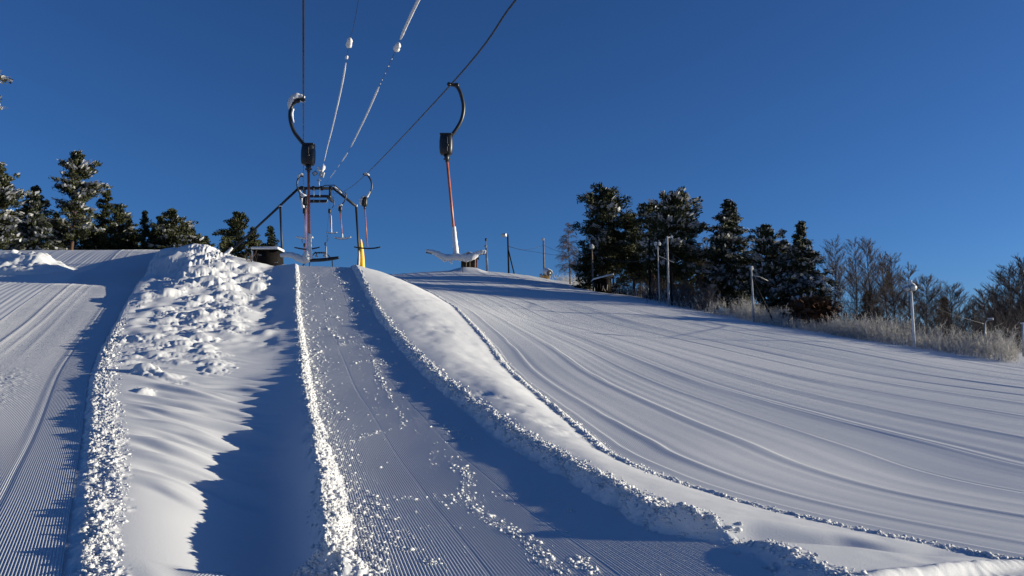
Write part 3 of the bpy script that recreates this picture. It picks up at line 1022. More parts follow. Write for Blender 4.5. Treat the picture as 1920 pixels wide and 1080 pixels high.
t_bar(39.2, [(569, 353.5), (564, 356), (562, 364), (564, 374), (568, 383), (570, 389)], (571.5, 396), (572, 446),
      [(555.5, 445), (563, 447), (571, 448), (580, 447.4), (587, 446)],
      'snowy T-bar with frosted seat bar on the left rope behind the large hanger', (572, 410),
      box_snow=[([(566, 372), (567, 382), (569, 391)], [2, 3.2, 2.2]), ([(571, 398), (570, 402)], [2, 1])], bar_snow=[([(555.5, 444), (563, 445.8), (572, 446.8), (587, 445)], [1.5, 1.9, 2, 1.6])], pole_r=.027)
t_bar(70.0, [(569, 446), (566, 450), (567.5, 455)], (571, 459.5), (571, 486), [(563, 486), (571, 487), (579, 486)],
      'far T-bar low on the left rope just above the crest of the track', None, pole_r=.035)


# ------------------------------------------------------------------ lift towers
def beam(mb, a, b, w, n=8):
    mb.tube([a, b], w, n)


def lift_tower(Y, tri, label, detail=True):
    W = lambda u, v, dy=0.0: P(tri(u, v)[0], tri(u, v)[1], Y + dy)
    base = W(600, 500)
    base.z = gz(base.x, Y)
    root = empty('lift_tower', base, label, 'lift tower')
    r = 2.5 * px(Y) * (1 if detail else .45)
    m = MB()
    beam(m, W(559, 353), W(626, 353), r * 1.15)
    for u in (566, 588, 603, 620):
        m.bevel_box(W(u, 353), (r * 2.2, r * 3.0, r * 3.0), r * .3)
    m.build('crossarm', M_STEEL, root, True)
    s = MB().tube([W(561, 352), W(522, 388.5), W(412, 491)], [r * .95, r * .95, r * .9], 8)
    s.build('strut', M_STEEL, root, True)
    MB().tube([W(624, 352), W(645, 369), W(669, 388)], r * 1.0, 8).build('shoulder', M_STEEL, root, True)
    for u0, v0, u1 in ((525.5, 386, 530), (667.5, 386, 676)):
        q = W(u1, 505)
        q.z = gz(q.x, Y) - .3
        MB().tube([W(u0, v0), q], r * .85, 8).build('leg', M_STEEL, root, True)
    for u in (571, 619):
        m = MB()
        m.bevel_box(W(u, 363), (.14, .5, .75), .03)
        for dy in (-.75, -.25, .25, .75):
            c = W(u, 369, dy)
            m.tube([c - Vector((.07, 0, 0)), c + Vector((.07, 0, 0))], .2, 14)
        m.bevel_box(W(u, 373), (.2, 1.9, .28), .03)
        m.build('sheave_train', M_BLACK, root)
    if not detail:
        return root
    m = MB()
    for v in (368, 377):
        m.bevel_box(W(596.5, v, -.35), (34 * px(Y), .08, 5.4 * px(Y)), .04)
    m.build('safety_panel', M_STEEL, root)
    m = MB()
    for u in (588.5, 599.5):
        m.tube([W(u, 353, -.42), W(u, 379.5, -.42)], .025, 6)
    m.tube([W(580, 380, -.4), W(612, 380, -.4), W(614, 376, -.4), W(614, 366, -.4)], .03, 6)
    m.build('panel_hanger', M_GALV, root)
    m = MB()
    m.tube([W(605, 351, -.1), W(608, 347.5, -.1), W(627, 347, -.1), W(640, 358, -.1), W(648, 366, -.1)], .04, 6)
    m.build('handrail', M_STEEL, root)
    MB().tube([W(598.3, 353), W(598, 335)], .045, 8).tube([W(594, 338), W(602, 338)], .04, 6).build('lamp_post', M_GALV, root)
    rot = Matrix.Rotation(math.radians(-33), 3, 'Y') @ Matrix.Rotation(math.radians(-12), 3, 'X')
    f = MB().bevel_box(W(590.5, 325), (.42, .12, .36), .03, rot).build('floodlight', M_BLACK, root)
    MB().bevel_box(W(590.5, 325, -.07), (.33, .03, .28), .01, rot).build('lens', M_LENS, f)
    rot = Matrix.Rotation(math.radians(14), 3, 'Y')
    f = MB().bevel_box(W(603.5, 327.5), (.44, .2, .5), .04, rot).build('floodlight', M_GALV, root)
    MB().bevel_box(W(603.5, 327.5, -.11), (.36, .03, .4), .01, rot).build('lens', M_LENS, f)
    rot = Matrix.Rotation(math.radians(22), 3, 'Y')
    f = MB().bevel_box(W(607, 315), (.24, .2, .42), .04, rot).tube([W(604, 322), W(606, 318)], .05, 6).build('floodlight', M_GALV, root)
    s = MB()
    snow_tube(s, [W(607, 311, -.05), W(606, 316, -.08), W(603, 322, -.1)], [.12, .16, .1], 5)
    s.build('snow_crust', M_WHITEOBJ, root, True)
    s = MB()
    snow_tube(s, [W(597.5, 313), W(598, 320)], [.12, .14], 6)
    s.build('snow_crust', M_WHITEOBJ, root, True)
    s = MB()
    snow_tube(s, [W(625, 350), W(633, 356), W(640, 362)], [.09, .12, .07], 7)
    s.build('snow_crust', M_WHITEOBJ, root, True)
    s = MB()
    snow_tube(s, [W(519, 387), W(524, 386.5), W(529, 386.5)], [.06, .12, .06], 8)
    s.build('snow_crust', M_WHITEOBJ, root, True)
    s = MB()
    snow_tube(s, [W(523, 386), W(540, 370), W(558, 352)], [.05, .07, .04], 9)
    s.build('snow_crust', M_WHITEOBJ, root, True)
    s = MB()
    snow_tube(s, [W(436, 464.5, -.1), W(428, 472, -.12), W(420, 480, -.12)], [.10, .17, .17], 10)
    s.build('snow_crust', M_WHITEOBJ, root, True)
    s = MB()
    snow_tube(s, [W(665, 386), W(670, 386)], [.1, .1], 11)
    s.build('snow_crust', M_WHITEOBJ, root, True)
    return root


lift_tower(65.0, lambda u, v: (u, v), 'dark steel portal tower with slanting strut, floodlights and rope sheaves on the crest')
lift_tower(190.0, lambda u, v: (600 + (u - 592) * .30, 474 + (v - 353) * .34), 'tiny distant lift tower showing just above the track crest', False)

# crash pad round the tower's right leg
q = P(677, 492, 64.6)
g0 = gz(q.x, 64.6)
pad = empty('crash_pad', (q.x, 64.6, g0), 'yellow crash pad leaning on the right leg of the lift tower', 'crash pad')
top = P(677.5, 449, 64.6)
V, F = [], []
prof = [(0, .30), (.2, .30), (.45, .27), (.7, .2), (.88, .11), (.97, .05), (1.0, .015)]
H = top.z - g0 + .1
for t, w in prof:
    for k in range(12):
        a = 2 * math.pi * k / 12
        V.append((q.x + .05 + (.02 - .10 * t) + math.cos(a) * w, 64.6 + math.sin(a) * .3 * (1 - .4 * t), g0 - .1 + H * t))
F = [(i * 12 + k, i * 12 + (k + 1) % 12, (i + 1) * 12 + (k + 1) % 12, (i + 1) * 12 + k) for i in range(len(prof) - 1) for k in range(12)]
MB().add(V, np.array(F)).build('cover', M_YELLOW, pad, True)
m = MB()
V2 = [(q.x - .30 + (1 - t) * .0 + t * .18 + math.cos(2 * math.pi * k / 8) * .10, 64.5 + math.sin(2 * math.pi * k / 8) * .12, g0 - .1 + H * .72 * t) for t, w in prof[:6] for k in range(8)]
m.add(V2, np.array([(i * 8 + k, i * 8 + (k + 1) % 8, (i + 1) * 8 + (k + 1) % 8, (i + 1) * 8 + k) for i in range(5) for k in range(8)]))
m.build('side_padding', M_BLACK, pad, True)
s = MB()
snow_tube(s, [Vector((q.x - .17, 64.3, g0 + .1)), Vector((q.x - .1, 64.25, g0 + H * .4)), Vector((q.x - .13, 64.25, g0 + H * .62))], [.06, .07, .03], 4)
s.build('snow_crust', M_WHITEOBJ, pad, True)

# ------------------------------------------------------------------ overhead wires with snow sleeves
WL = [(760, -560, 12.5), (672, 0, 18.0), (655, 80, 21.5), (640, 165, 27), (623, 240, 36), (610, 292, 48), (601, 338, 65)]
WR = [(1000, -420, 9.5), (785, 0, 14.6), (743, 92, 18), (711, 162, 22.5), (678, 235, 30), (645, 297, 43), (610, 345, 65)]


def wire(pts, label, sleeves, nobs):
    w = [P(*q) for q in pts]
    w = [w[0] + (w[0] - w[1]) * 3] + w
    mb = MB().tube(w, .006, 6, True, 10)
    o = mb.build('overhead_wire', M_ROPE, None, True)
    tag(o, label, 'wire', 'overhead wires running to the tower')
    # dense samples along the wire for placing snow
    m = len(w)
    S = []
    for i in range(m - 1):
        p0, p1, p2, p3 = w[max(i - 1, 0)], w[i], w[i + 1], w[min(i + 2, m - 1)]
        for k in range(60):
            t = k / 60
            S.append(0.5 * ((2 * p1) + (p2 - p0) * t + (2 * p0 - 5 * p1 + 4 * p2 - p3) * t * t + (3 * p1 - p0 - 3 * p2 + p3) * t ** 3))

    def vpix(p):
        d = p.y * CP + p.z * SP
        return 540 - FPX * (p.z * CP - p.y * SP) / d
    vs = np.array([vpix(p) for p in S])
    for a, b, r in sleeves:
        s = MB()
        idx = [i for i in range(len(S)) if a <= vs[i] <= b and S[i].y > 2]
        if len(idx) > 1:
            st = max(1, len(idx) // 14)
            pp = [S[i] + Vector((0, 0, r * .35)) for i in idx[::st]]
            if len(pp) < 3:
                pp = [pp[0], pp[0] * .5 + S[idx[-1]] * .5, S[idx[-1]]]
            s.tube(pp, [r * .5] + [r] * (len(pp) - 2) + [r * .5], 8, True, 3, .06, int(a))
            s.build('snow_sleeve', M_WHITEOBJ, o, True)
    for v, ln, r in nobs:
        s = MB()
        i = int(np.argmin(np.abs(vs - v)))
        d = (S[min(i + 1, len(S) - 1)] - S[i - 1]).normalized()
        c = S[i]
        s.tube([c - d * ln * .5, c - d * ln * .25, c, c + d * ln * .28, c + d * ln * .5], [r * .5, r * 1.0, r * .85, r * 1.15, r * .5], 9, True, 4, .14, int(v))
        s.build('snow_lump', M_WHITEOBJ, o, True)


wire(WL, 'thin overhead wire with broken snow sleeves, second line from the left', [(118, 304, .032), (307, 318, .026)], [(80, .75, .085), (107, .22, .045), (328, .3, .03)])
wire(WR, 'thin overhead wire with a thick snow sleeve running in from the top', [(-900, 84, .036), (162, 283, .034), (286, 304, .03), (308, 314, .022), (319, 334, .02)], [(88, .62, .075), (110, .05, .014), (124, .05, .016), (137, .05, .014), (150, .06, .016), (157, .06, .015)])

# ------------------------------------------------------------------ huts
q = P(502, 501, 58.0)
g0 = gz(q.x, 58.0)
hut = empty('equipment_hut', (q.x, 58.0, g0), 'dark wooden equipment hut with a snow capped flat lid beside the strut', 'hut')
zt = P(502, 472, 58.0).z
hh = zt - g0 + .5
w_ = MB().box((q.x, 58.0, g0 - .5 + hh / 2), (45 * px(58), 1.3, hh))
wl = w_.build('wall', M_WOOD, hut)
for du, dv in ((-14, -22), (16, -8)):
    MB().bevel_box(P(502 + du, 500 + dv, 57.3), (.22, .04, .05), .008).build('hinge', M_GALV, wl)
MB().bevel_box((q.x, 58, zt + .03), (50 * px(58), 1.6, .08), .015).build('roof', M_WOOD, hut)
s = MB().bevel_box((q.x - .03, 57.98, zt + .17), (52 * px(58), 1.66, .22), .09, None, 3)
s.tube([Vector((q.x - 1.08, 57.5, zt + .05)), Vector((q.x - 1.03, 57.45, zt - .35)), Vector((q.x - .97, 57.42, zt - .75))], [.09, .10, .03], 8, True, 3, .2, 2)
s.build('snow_cap', M_WHITEOBJ, hut, True)

q = P(880, 508, 118.0)
g0 = gz(q.x, 118.0)
k = px(118)
cab = empty('wooden_cabin', (q.x, 118.0, g0), 'small dark red wooden cabin on the hill behind the snowy seat bar', 'cabin')
zb = P(880, 484, 118).z
m = MB().box((q.x, 118, (g0 - .3 + zb) / 2), (29 * k, 2.6, zb - g0 + .3))
for i in range(11):
    m.box((q.x - 14 * k + i * 2.5 * k + 1.2 * k, 118 - 1.32, (g0 - .3 + zb) / 2), (2.1 * k, .05, zb - g0 + .25))
m.build('wall', M_WOOD, cab)
MB().box((q.x + 14.6 * k, 118.05, (g0 - .3 + zb) / 2), (.10, 2.45, zb - g0 + .26)).build('side_wall', M_RED, cab)
m = MB()
for du in (-5, 2, 11.8):
    m.box((q.x + du * k, 118 - 1.37, (g0 - .3 + zb) / 2), (.14 if du > 5 else .08, .06, zb - g0 + .2))
m.build('corner_board', M_PALE, cab)
rf = MB()
for sgn in (-1, 1):
    rot = Matrix.Rotation(math.radians(24) * sgn, 3, 'Y')
    rf.box((q.x + sgn * 8.6 * k, 118, zb + .32), (20 * k, 3.1, .09), rot)
rf.build('roof', M_WOOD, cab)
s = MB()
for sgn in (-1, 1):
    rot = Matrix.Rotation(math.radians(24) * sgn, 3, 'Y')
    s.bevel_box((q.x + sgn * 8.2 * k, 117.95, zb + .47), (19 * k, 3.0, .2), .08, rot)
s.build('snow_cap', M_WHITEOBJ, cab, True)
# drift of ploughed snow in front of the cabin
V, F = [], []
for i in range(13):
    for j in range(25):
        a, b = (i / 12 - .5) * 2, (j / 24 - .5) * 2
        x, y = q.x - .2 + b * 3.4, 115.8 + a * 2.4
        hgt = max(0, (1 - a * a) * (1 - abs(b) ** 1.6)) * .75 * (1 + .05 * math.sin(j * .7 + i * .4))
        V.append((x, y, gz(x, y) - .06 + hgt))
F = [(i * 25 + j, i * 25 + j + 1, (i + 1) * 25 + j + 1, (i + 1) * 25 + j) for i in range(12) for j in range(24)]
tag(link_mesh('snow_drift', V, np.array(F), M_SOFT, None, True), 'low drift of ploughed snow in front of the hilltop cabin', 'snow drift')

q = P(1131, 549, 88.0)
g0 = gz(q.x, 88.0)
k = px(88)
sh = empty('wooden_shed', (q.x, 88.0, g0), 'open dark wooden shed with slanting snowy roof at the forest edge', 'shed')
m = MB()
m.box((q.x + 1 * k, 89.0, g0 + 11 * k), (26 * k, .08, 24 * k))
m.box((q.x + 13 * k, 88.0, g0 + 12 * k), (.08, 2.0, 26 * k))
m.box((q.x - 13 * k, 88.4, g0 + 10 * k), (.08, 1.3, 20 * k))
m.box((q.x + 4 * k, 87.1, g0 + 12 * k), (16 * k, .08, 26 * k))
m.build('wall', M_WOOD, sh)
for du in (-13, -7):
    MB().box((q.x + du * k, 87.0, g0 + 9 * k), (.11, .11, 20 * k)).build('post', M_WOOD, sh)
rot = Matrix.Rotation(math.radians(-14), 3, 'Y')
MB().box((q.x - 1 * k, 88, g0 + 26 * k), (40 * k, 2.7, .09), rot).build('roof', M_WOOD, sh)
MB().bevel_box((q.x - 1.5 * k, 87.95, g0 + 28 * k), (39 * k, 2.6, .2), .07, rot, 3).build('snow_cap', M_WHITEOBJ, sh, True)
m = MB()
for a, b in (((-4, 2), (-1, 12)), ((2, 1), (-3, 11)), ((5, 3), (6, 13))):
    m.tube([Vector((q.x + a[0] * k, 86.9, g0 + a[1] * k)), Vector((q.x + b[0] * k, 86.9, g0 + b[1] * k))], .05, 6)
o = m.build('leaning_poles', M_PALE, None)
tag(o, 'pale sticks leaning against the front of the dark shed', 'sticks')
q2 = P(1153, 547, 88.0)
g1 = gz(q2.x, 88)
rl = empty('wooden_railing', (q2.x, 88, g1), 'short dark wooden railing beside the open shed', 'railing')
MB().bevel_box((q2.x, 88, g1 + 13.5 * k), (18 * k, .14, .13), .02).build('top_rail', M_WOOD, rl)
for du in (-8.5, 8.5):
    MB().box((q2.x + du * k, 88.02, g1 + 6.4 * k), (.12, .12, 13 * k)).build('post', M_WOOD, rl)
MB().tube([Vector((q2.x - 7 * k, 87.95, g1 + 3 * k)), Vector((q2.x + 6 * k, 87.95, g1 + 12.5 * k))], .06, 6).build('brace', M_WOOD, rl)

# snow gun
q = P(1023, 524, 126.0)
g0 = gz(q.x, 126.0)
k = px(126)
gun = empty('snow_gun', (q.x, 126.0, g0), 'white barrel snow gun on an ochre base at the foot of a pole', 'snow gun')
ax = Vector((.42, -.78, -.30)).normalized()
c = Vector((q.x + 4 * k, 126, g0 + 12 * k))
MB().tube([c - ax * 1.0, c - ax * .85, c - ax * .2, c + ax * .55, c + ax * .62], [.38, .58, .66, .60, .62], 20, True).build('barrel', M_WHITEOBJ, gun, True)
b = MB().tube([c + ax * .62, c + ax * .70, c + ax * .72], [.57, .57, .5], 20).build('fan_opening', M_BLACK, gun, True)
MB().tube([c + ax * .70, c + ax * .78], [.2, .16], 12).build('hub', M_GALV, b, True)
MB().bevel_box((q.x - 1 * k, 126.1, g0 + 3 * k), (19 * k, 1.2, 6 * k), .08).build('base', M_AMBER, gun)
m = MB()
m.tube([Vector((q.x + 3 * k, 126, g0 + 5 * k)), c], .10, 8)
m.tube([Vector((q.x + 7 * k, 126.2, g0 + 5 * k)), c + Vector((.2, .2, -.1))], .06, 8)
m.build('mount', M_STEEL, gun)
MB().bevel_box((q.x - 9 * k, 125.7, g0 + 5.2 * k), (5 * k, .5, 7 * k), .06).build('control_box', M_GALV, gun)


# ------------------------------------------------------------------ poles and lamps
def pole(name, cat, label, u, v0, v1, Y, r, mat, group=None, u_top=None, sink=.4):
    t = P(u if u_top is None else u_top, v0, Y)
    b = P(u, v1, Y)
    b.z = gz(b.x, Y)
    root = empty(name, b, label, cat, group)
    MB().tube([b - Vector((0, 0, sink)), b * .5 + t * .5, t], [r * 1.08, r, r * .85], 10).build('shaft', mat, root, True)
    return root, b, t


def lamp_head(root, c, size, yaw, pitch, mat=None, snow=True):
    rot = Matrix.Rotation(yaw, 3, 'Z') @ Matrix.Rotation(pitch, 3, 'X')
    h = MB().bevel_box(c, (size, size * .6, size * .75), size * .12, rot).build('lamp_head', mat or M_GALV, root)
    MB().bevel_box(c + rot @ Vector((0, -size * .31, 0)), (size * .8, size * .05, size * .58), size * .02, rot).build('lens', M_LENS, h)
    if snow:
        s = MB()
        snow_tube(s, [c + Vector((-size * .4, 0, size * .42)), c + Vector((0, 0, size * .52)), c + Vector((size * .42, 0, size * .4))], [size * .14, size * .24, size * .12], int(abs(c.x) * 31))
        s.build('snow_cap', M_WHITEOBJ, h, True)


Y = 122.0
root, b, t = pole('lattice_mast', 'mast', 'slim grey lattice mast with dark top beside the hilltop cabin', 913.5, 450, 505, Y, .07, M_GALV, u_top=911)
m = MB()
k = px(Y)
for sx in (-1.7, 1.7):
    m.tube([b + Vector((sx * k, 0, -.2)), b * .25 + t * .75 + Vector((sx * k * .8, 0, 0))], .05, 6)
for i in range(9):
    a, c = b + (t - b) * (i / 12), b + (t - b) * ((i + 1) / 12)
    sx = 1.7 * k * (1 if i % 2 else -1)
    m.tube([a + Vector((sx, 0, 0)), c - Vector((sx, 0, 0))], .03, 5)
m.build('lattice', M_GALV, root)
MB().bevel_box(t + Vector((0, 0, .05)), (3.6 * k, .3, 5.5 * k), .08).build('siren', M_STEEL, root)
MB().bevel_box(b + (t - b) * .80 + Vector((-1 * k, -.1, 0)), (5 * k, .3, 3.4 * k), .05).build('sensor_box', M_GALV, root)

M_WHITEPOLE = simple_mat('white_pole', (0.62, 0.62, 0.62), .8, 0, .25, 3, .3)

root, b, t = pole('floodlight_pole', 'light pole', 'dark timber pole with a slanting brace and one floodlight on the hilltop', 954, 440, 511, 122.0, .14, M_WOOD, 'light poles along the piste', u_top=952)
P2T = t
lamp_head(root, P(945.5, 441, 121.8), .8, -.6, .3, M_GALV, False)
q = P(965, 513, 121.0)
q.z = gz(q.x, 121) - .3
MB().tube([P(953, 468, 121.8), q], .10, 8).build('brace', M_WOOD, root, True)
root, b, t = pole('light_pole', 'light pole', 'grey pole with a small lamp standing behind the snow gun', 1020.5, 450, 520, 126.5, .15, M_POLE, 'light poles along the piste', u_top=1019)
lamp_head(root, t + Vector((-.1, -.15, .1)), .5, 0, .2, M_FROSTPOLE, False)
root, b, t = pole('light_pole', 'light pole', 'pole with a snowy lamp in front of the open dark shed', 1113, 466, 546, 92.5, .11, M_POLE, 'light poles along the piste', u_top=1109.5)
lamp_head(root, t + Vector((0, -.1, .1)), .55, .3, .3, M_GALV, True)
root, b, t = pole('light_pole', 'light pole', 'dark pole half hidden among the trunks left of the thin lamp post', 1219, 450, 560, 80.0, .11, M_WOOD, 'light poles along the piste', u_top=1218)
root, b, t = pole('lamp_post', 'lamp post', 'thin lamp post with a flat double lamp before the dark pines', 1237, 462, 571, 71.5, .06, M_FROSTPOLE, 'light poles along the piste', u_top=1233)
for du in (-3.2, 3.4):
    lamp_head(root, P(1232.5 + du, 458, 71.4), .32, .1 * du, .35, M_GALV, True)
root, b, t = pole('light_pole', 'utility pole', 'thick pale sunlit pole before the broad pine', 1254, 443, 573, 70.5, .095, M_FROSTPOLE, 'light poles along the piste', u_top=1251)
root, b, t = pole('light_pole', 'utility pole', 'dark pole standing close behind the thick pale pole', 1259, 470, 573, 72.5, .085, M_WOOD, 'light poles along the piste', u_top=1256)
root, b, t = pole('light_pole', 'light pole', 'pale snow crusted pole propped by a long dark slanting strut', 1414, 505, 607, 60.5, .08, M_FROSTPOLE, 'light poles along the piste', u_top=1408.5)
lamp_head(root, t + Vector((.03, 0, .05)), .30, .4, .4, M_FROSTPOLE, True)
q = P(1453, 601, 60.8)
q.z = gz(q.x, 60.8) - .1
MB().tube([P(1411, 522, 60.6), q], .07, 8).build('strut', M_WOOD, root, True)
MB().tube([P(1408, 516, 60.5), P(1424, 519, 60.5), P(1440, 526.5, 60.5)], .03, 6).build('stay_wire', M_FROSTTWIG, root, True)
root, b, t = pole('lamp_post', 'light pole', 'tall white pole with two round lamps and a snow spike above the frosted bushes', 1715, 548, 656, 47.5, .078, M_WHITEPOLE, 'light poles along the piste', u_top=1708.5)
k = px(47.5)
for u, v, r_ in ((1698.5, 541, .16), (1710, 539, .24)):
    c = P(u, v, 47.4)
    h = MB().tube([c + Vector((0, .16, .02)), c, c - Vector((0, .2, .06))], [r_ * .6, r_, r_ * .9], 12).build('lamp_head', M_GALV, root, True)
    MB().tube([c - Vector((0, .19, .055)), c - Vector((0, .23, .065))], [r_ * .85, r_ * .8], 12).build('lens', M_LENS, h)
    s = MB()
    snow_tube(s, [c + Vector((-r_ * .7, 0, r_ * .5)), c + Vector((0, 0, r_ * .9)), c + Vector((r_ * .7, 0, r_ * .5))], [r_ * .3, r_ * .5, r_ * .3], 9)
    s.build('snow_cap', M_WHITEOBJ, h, True)
MB().tube([P(1697, 547, 47.5), P(1712, 545, 47.5)], .05, 6).build('crossbar', M_GALV, root)
s = MB()
snow_tube(s, [P(1708, 536, 47.5), P(1707.5, 530, 47.5), P(1708, 525, 47.5)], [.12, .09, .04], 2)
s.build('snow_spike', M_WHITEOBJ, root, True)
root, b, t = pole('street_lamp', 'street lamp', 'small street lamp with a curved snowy arm among the far right bushes', 1847.5, 605, 650, 49.0, .05, M_GALV, None, u_top=1847)
MB().tube([P(1847, 606, 49), P(1850, 601.5, 49), P(1856, 599.5, 49)], .04, 6, True, 3).build('arm', M_GALV, root, True)
h = MB().bevel_box(P(1857.5, 599, 49), (.30, .16, .10), .03).build('lamp_head', M_GALV, root)
MB().bevel_box(P(1857.5, 597, 49), (.30, .16, .06), .028).build('snow_cap', M_WHITEOBJ, h)
root, b, t = pole('marker_post', 'post', 'pale post at the far right edge of the bushes', 1918.5, 606, 664, 45.0, .06, M_FROSTPOLE, None, u_top=1917.5)
MB().bevel_box(t, (.2, .2, .08), .03).build('snow_cap', M_WHITEOBJ, root)
root, b, t = pole('marker_stake', 'stake', 'thin stake with a red tip in the snow below the forest edge', 1213.5, 562, 574, 72.0, .025, M_POLE, None)
MB().tube([t, t - (t - b) * .28], .045, 8).build('red_tip', simple_mat('red_tape', (.5, .03, .03), .5), root)
root, b, t = pole('marker_stake', 'stake', 'thin dark stake on the hilltop left of the cabin', 868, 499, 510, 112.0, .06, M_STEEL, None)
MB().tube([t, t + Vector((0, 0, .06))], [.06, .02], 8).build('tip', M_STEEL, root)


def power_line(pts, label, r=.022, mat=None):
    o = MB().tube([P(*q) for q in pts], r, 5, True, 6).build('power_line', mat or M_ROPE, None, True)
    tag(o, label, 'cable', 'cables between the light poles')


power_line([(953, 461, 122), (970, 466.5, 123), (985, 468, 124), (1000, 466, 125), (1019, 460, 126.5)], 'sagging upper cable from the braced pole to the pole behind the snow gun')
power_line([(953, 462, 122), (975, 468, 122), (1000, 472, 118), (1040, 478, 110), (1075, 480, 102), (1109.5, 474, 93)], 'long lower cable from the braced pole to the pole by the shed')
power_line([(1020, 460, 126.5), (1040, 469, 118), (1065, 475, 108), (1085, 477, 101), (1109.5, 473, 92.5)], 'cable from the pole behind the snow gun to the pole by the shed')
power_line([(1110, 476, 92.5), (1150, 488, 86), (1190, 490, 80), (1234, 479, 71.5)], 'cable across the dark pines from the shed pole to the thin lamp post')
power_line([(1235, 480, 71.5), (1245, 484, 71), (1263, 492, 70)], 'short frosted stay at the thick pale pole', .03, M_FROSTTWIG)
power_line([(1252, 470, 70.5), (1300, 500, 68), (1355, 513, 66), (1408, 516, 60.5)], 'cable from the thick pale pole to the strutted pole')
power_line([(1409, 517, 60.5), (1500, 556, 60), (1600, 567, 57), (1660, 565, 55), (1709, 560, 47.5)], 'cable from the strutted pole to the white pole with two lamps')
power_line([(1710, 560, 47.5), (1780, 588, 48), (1847, 608, 49)], 'cable from the white two lamp pole to the small street lamp')

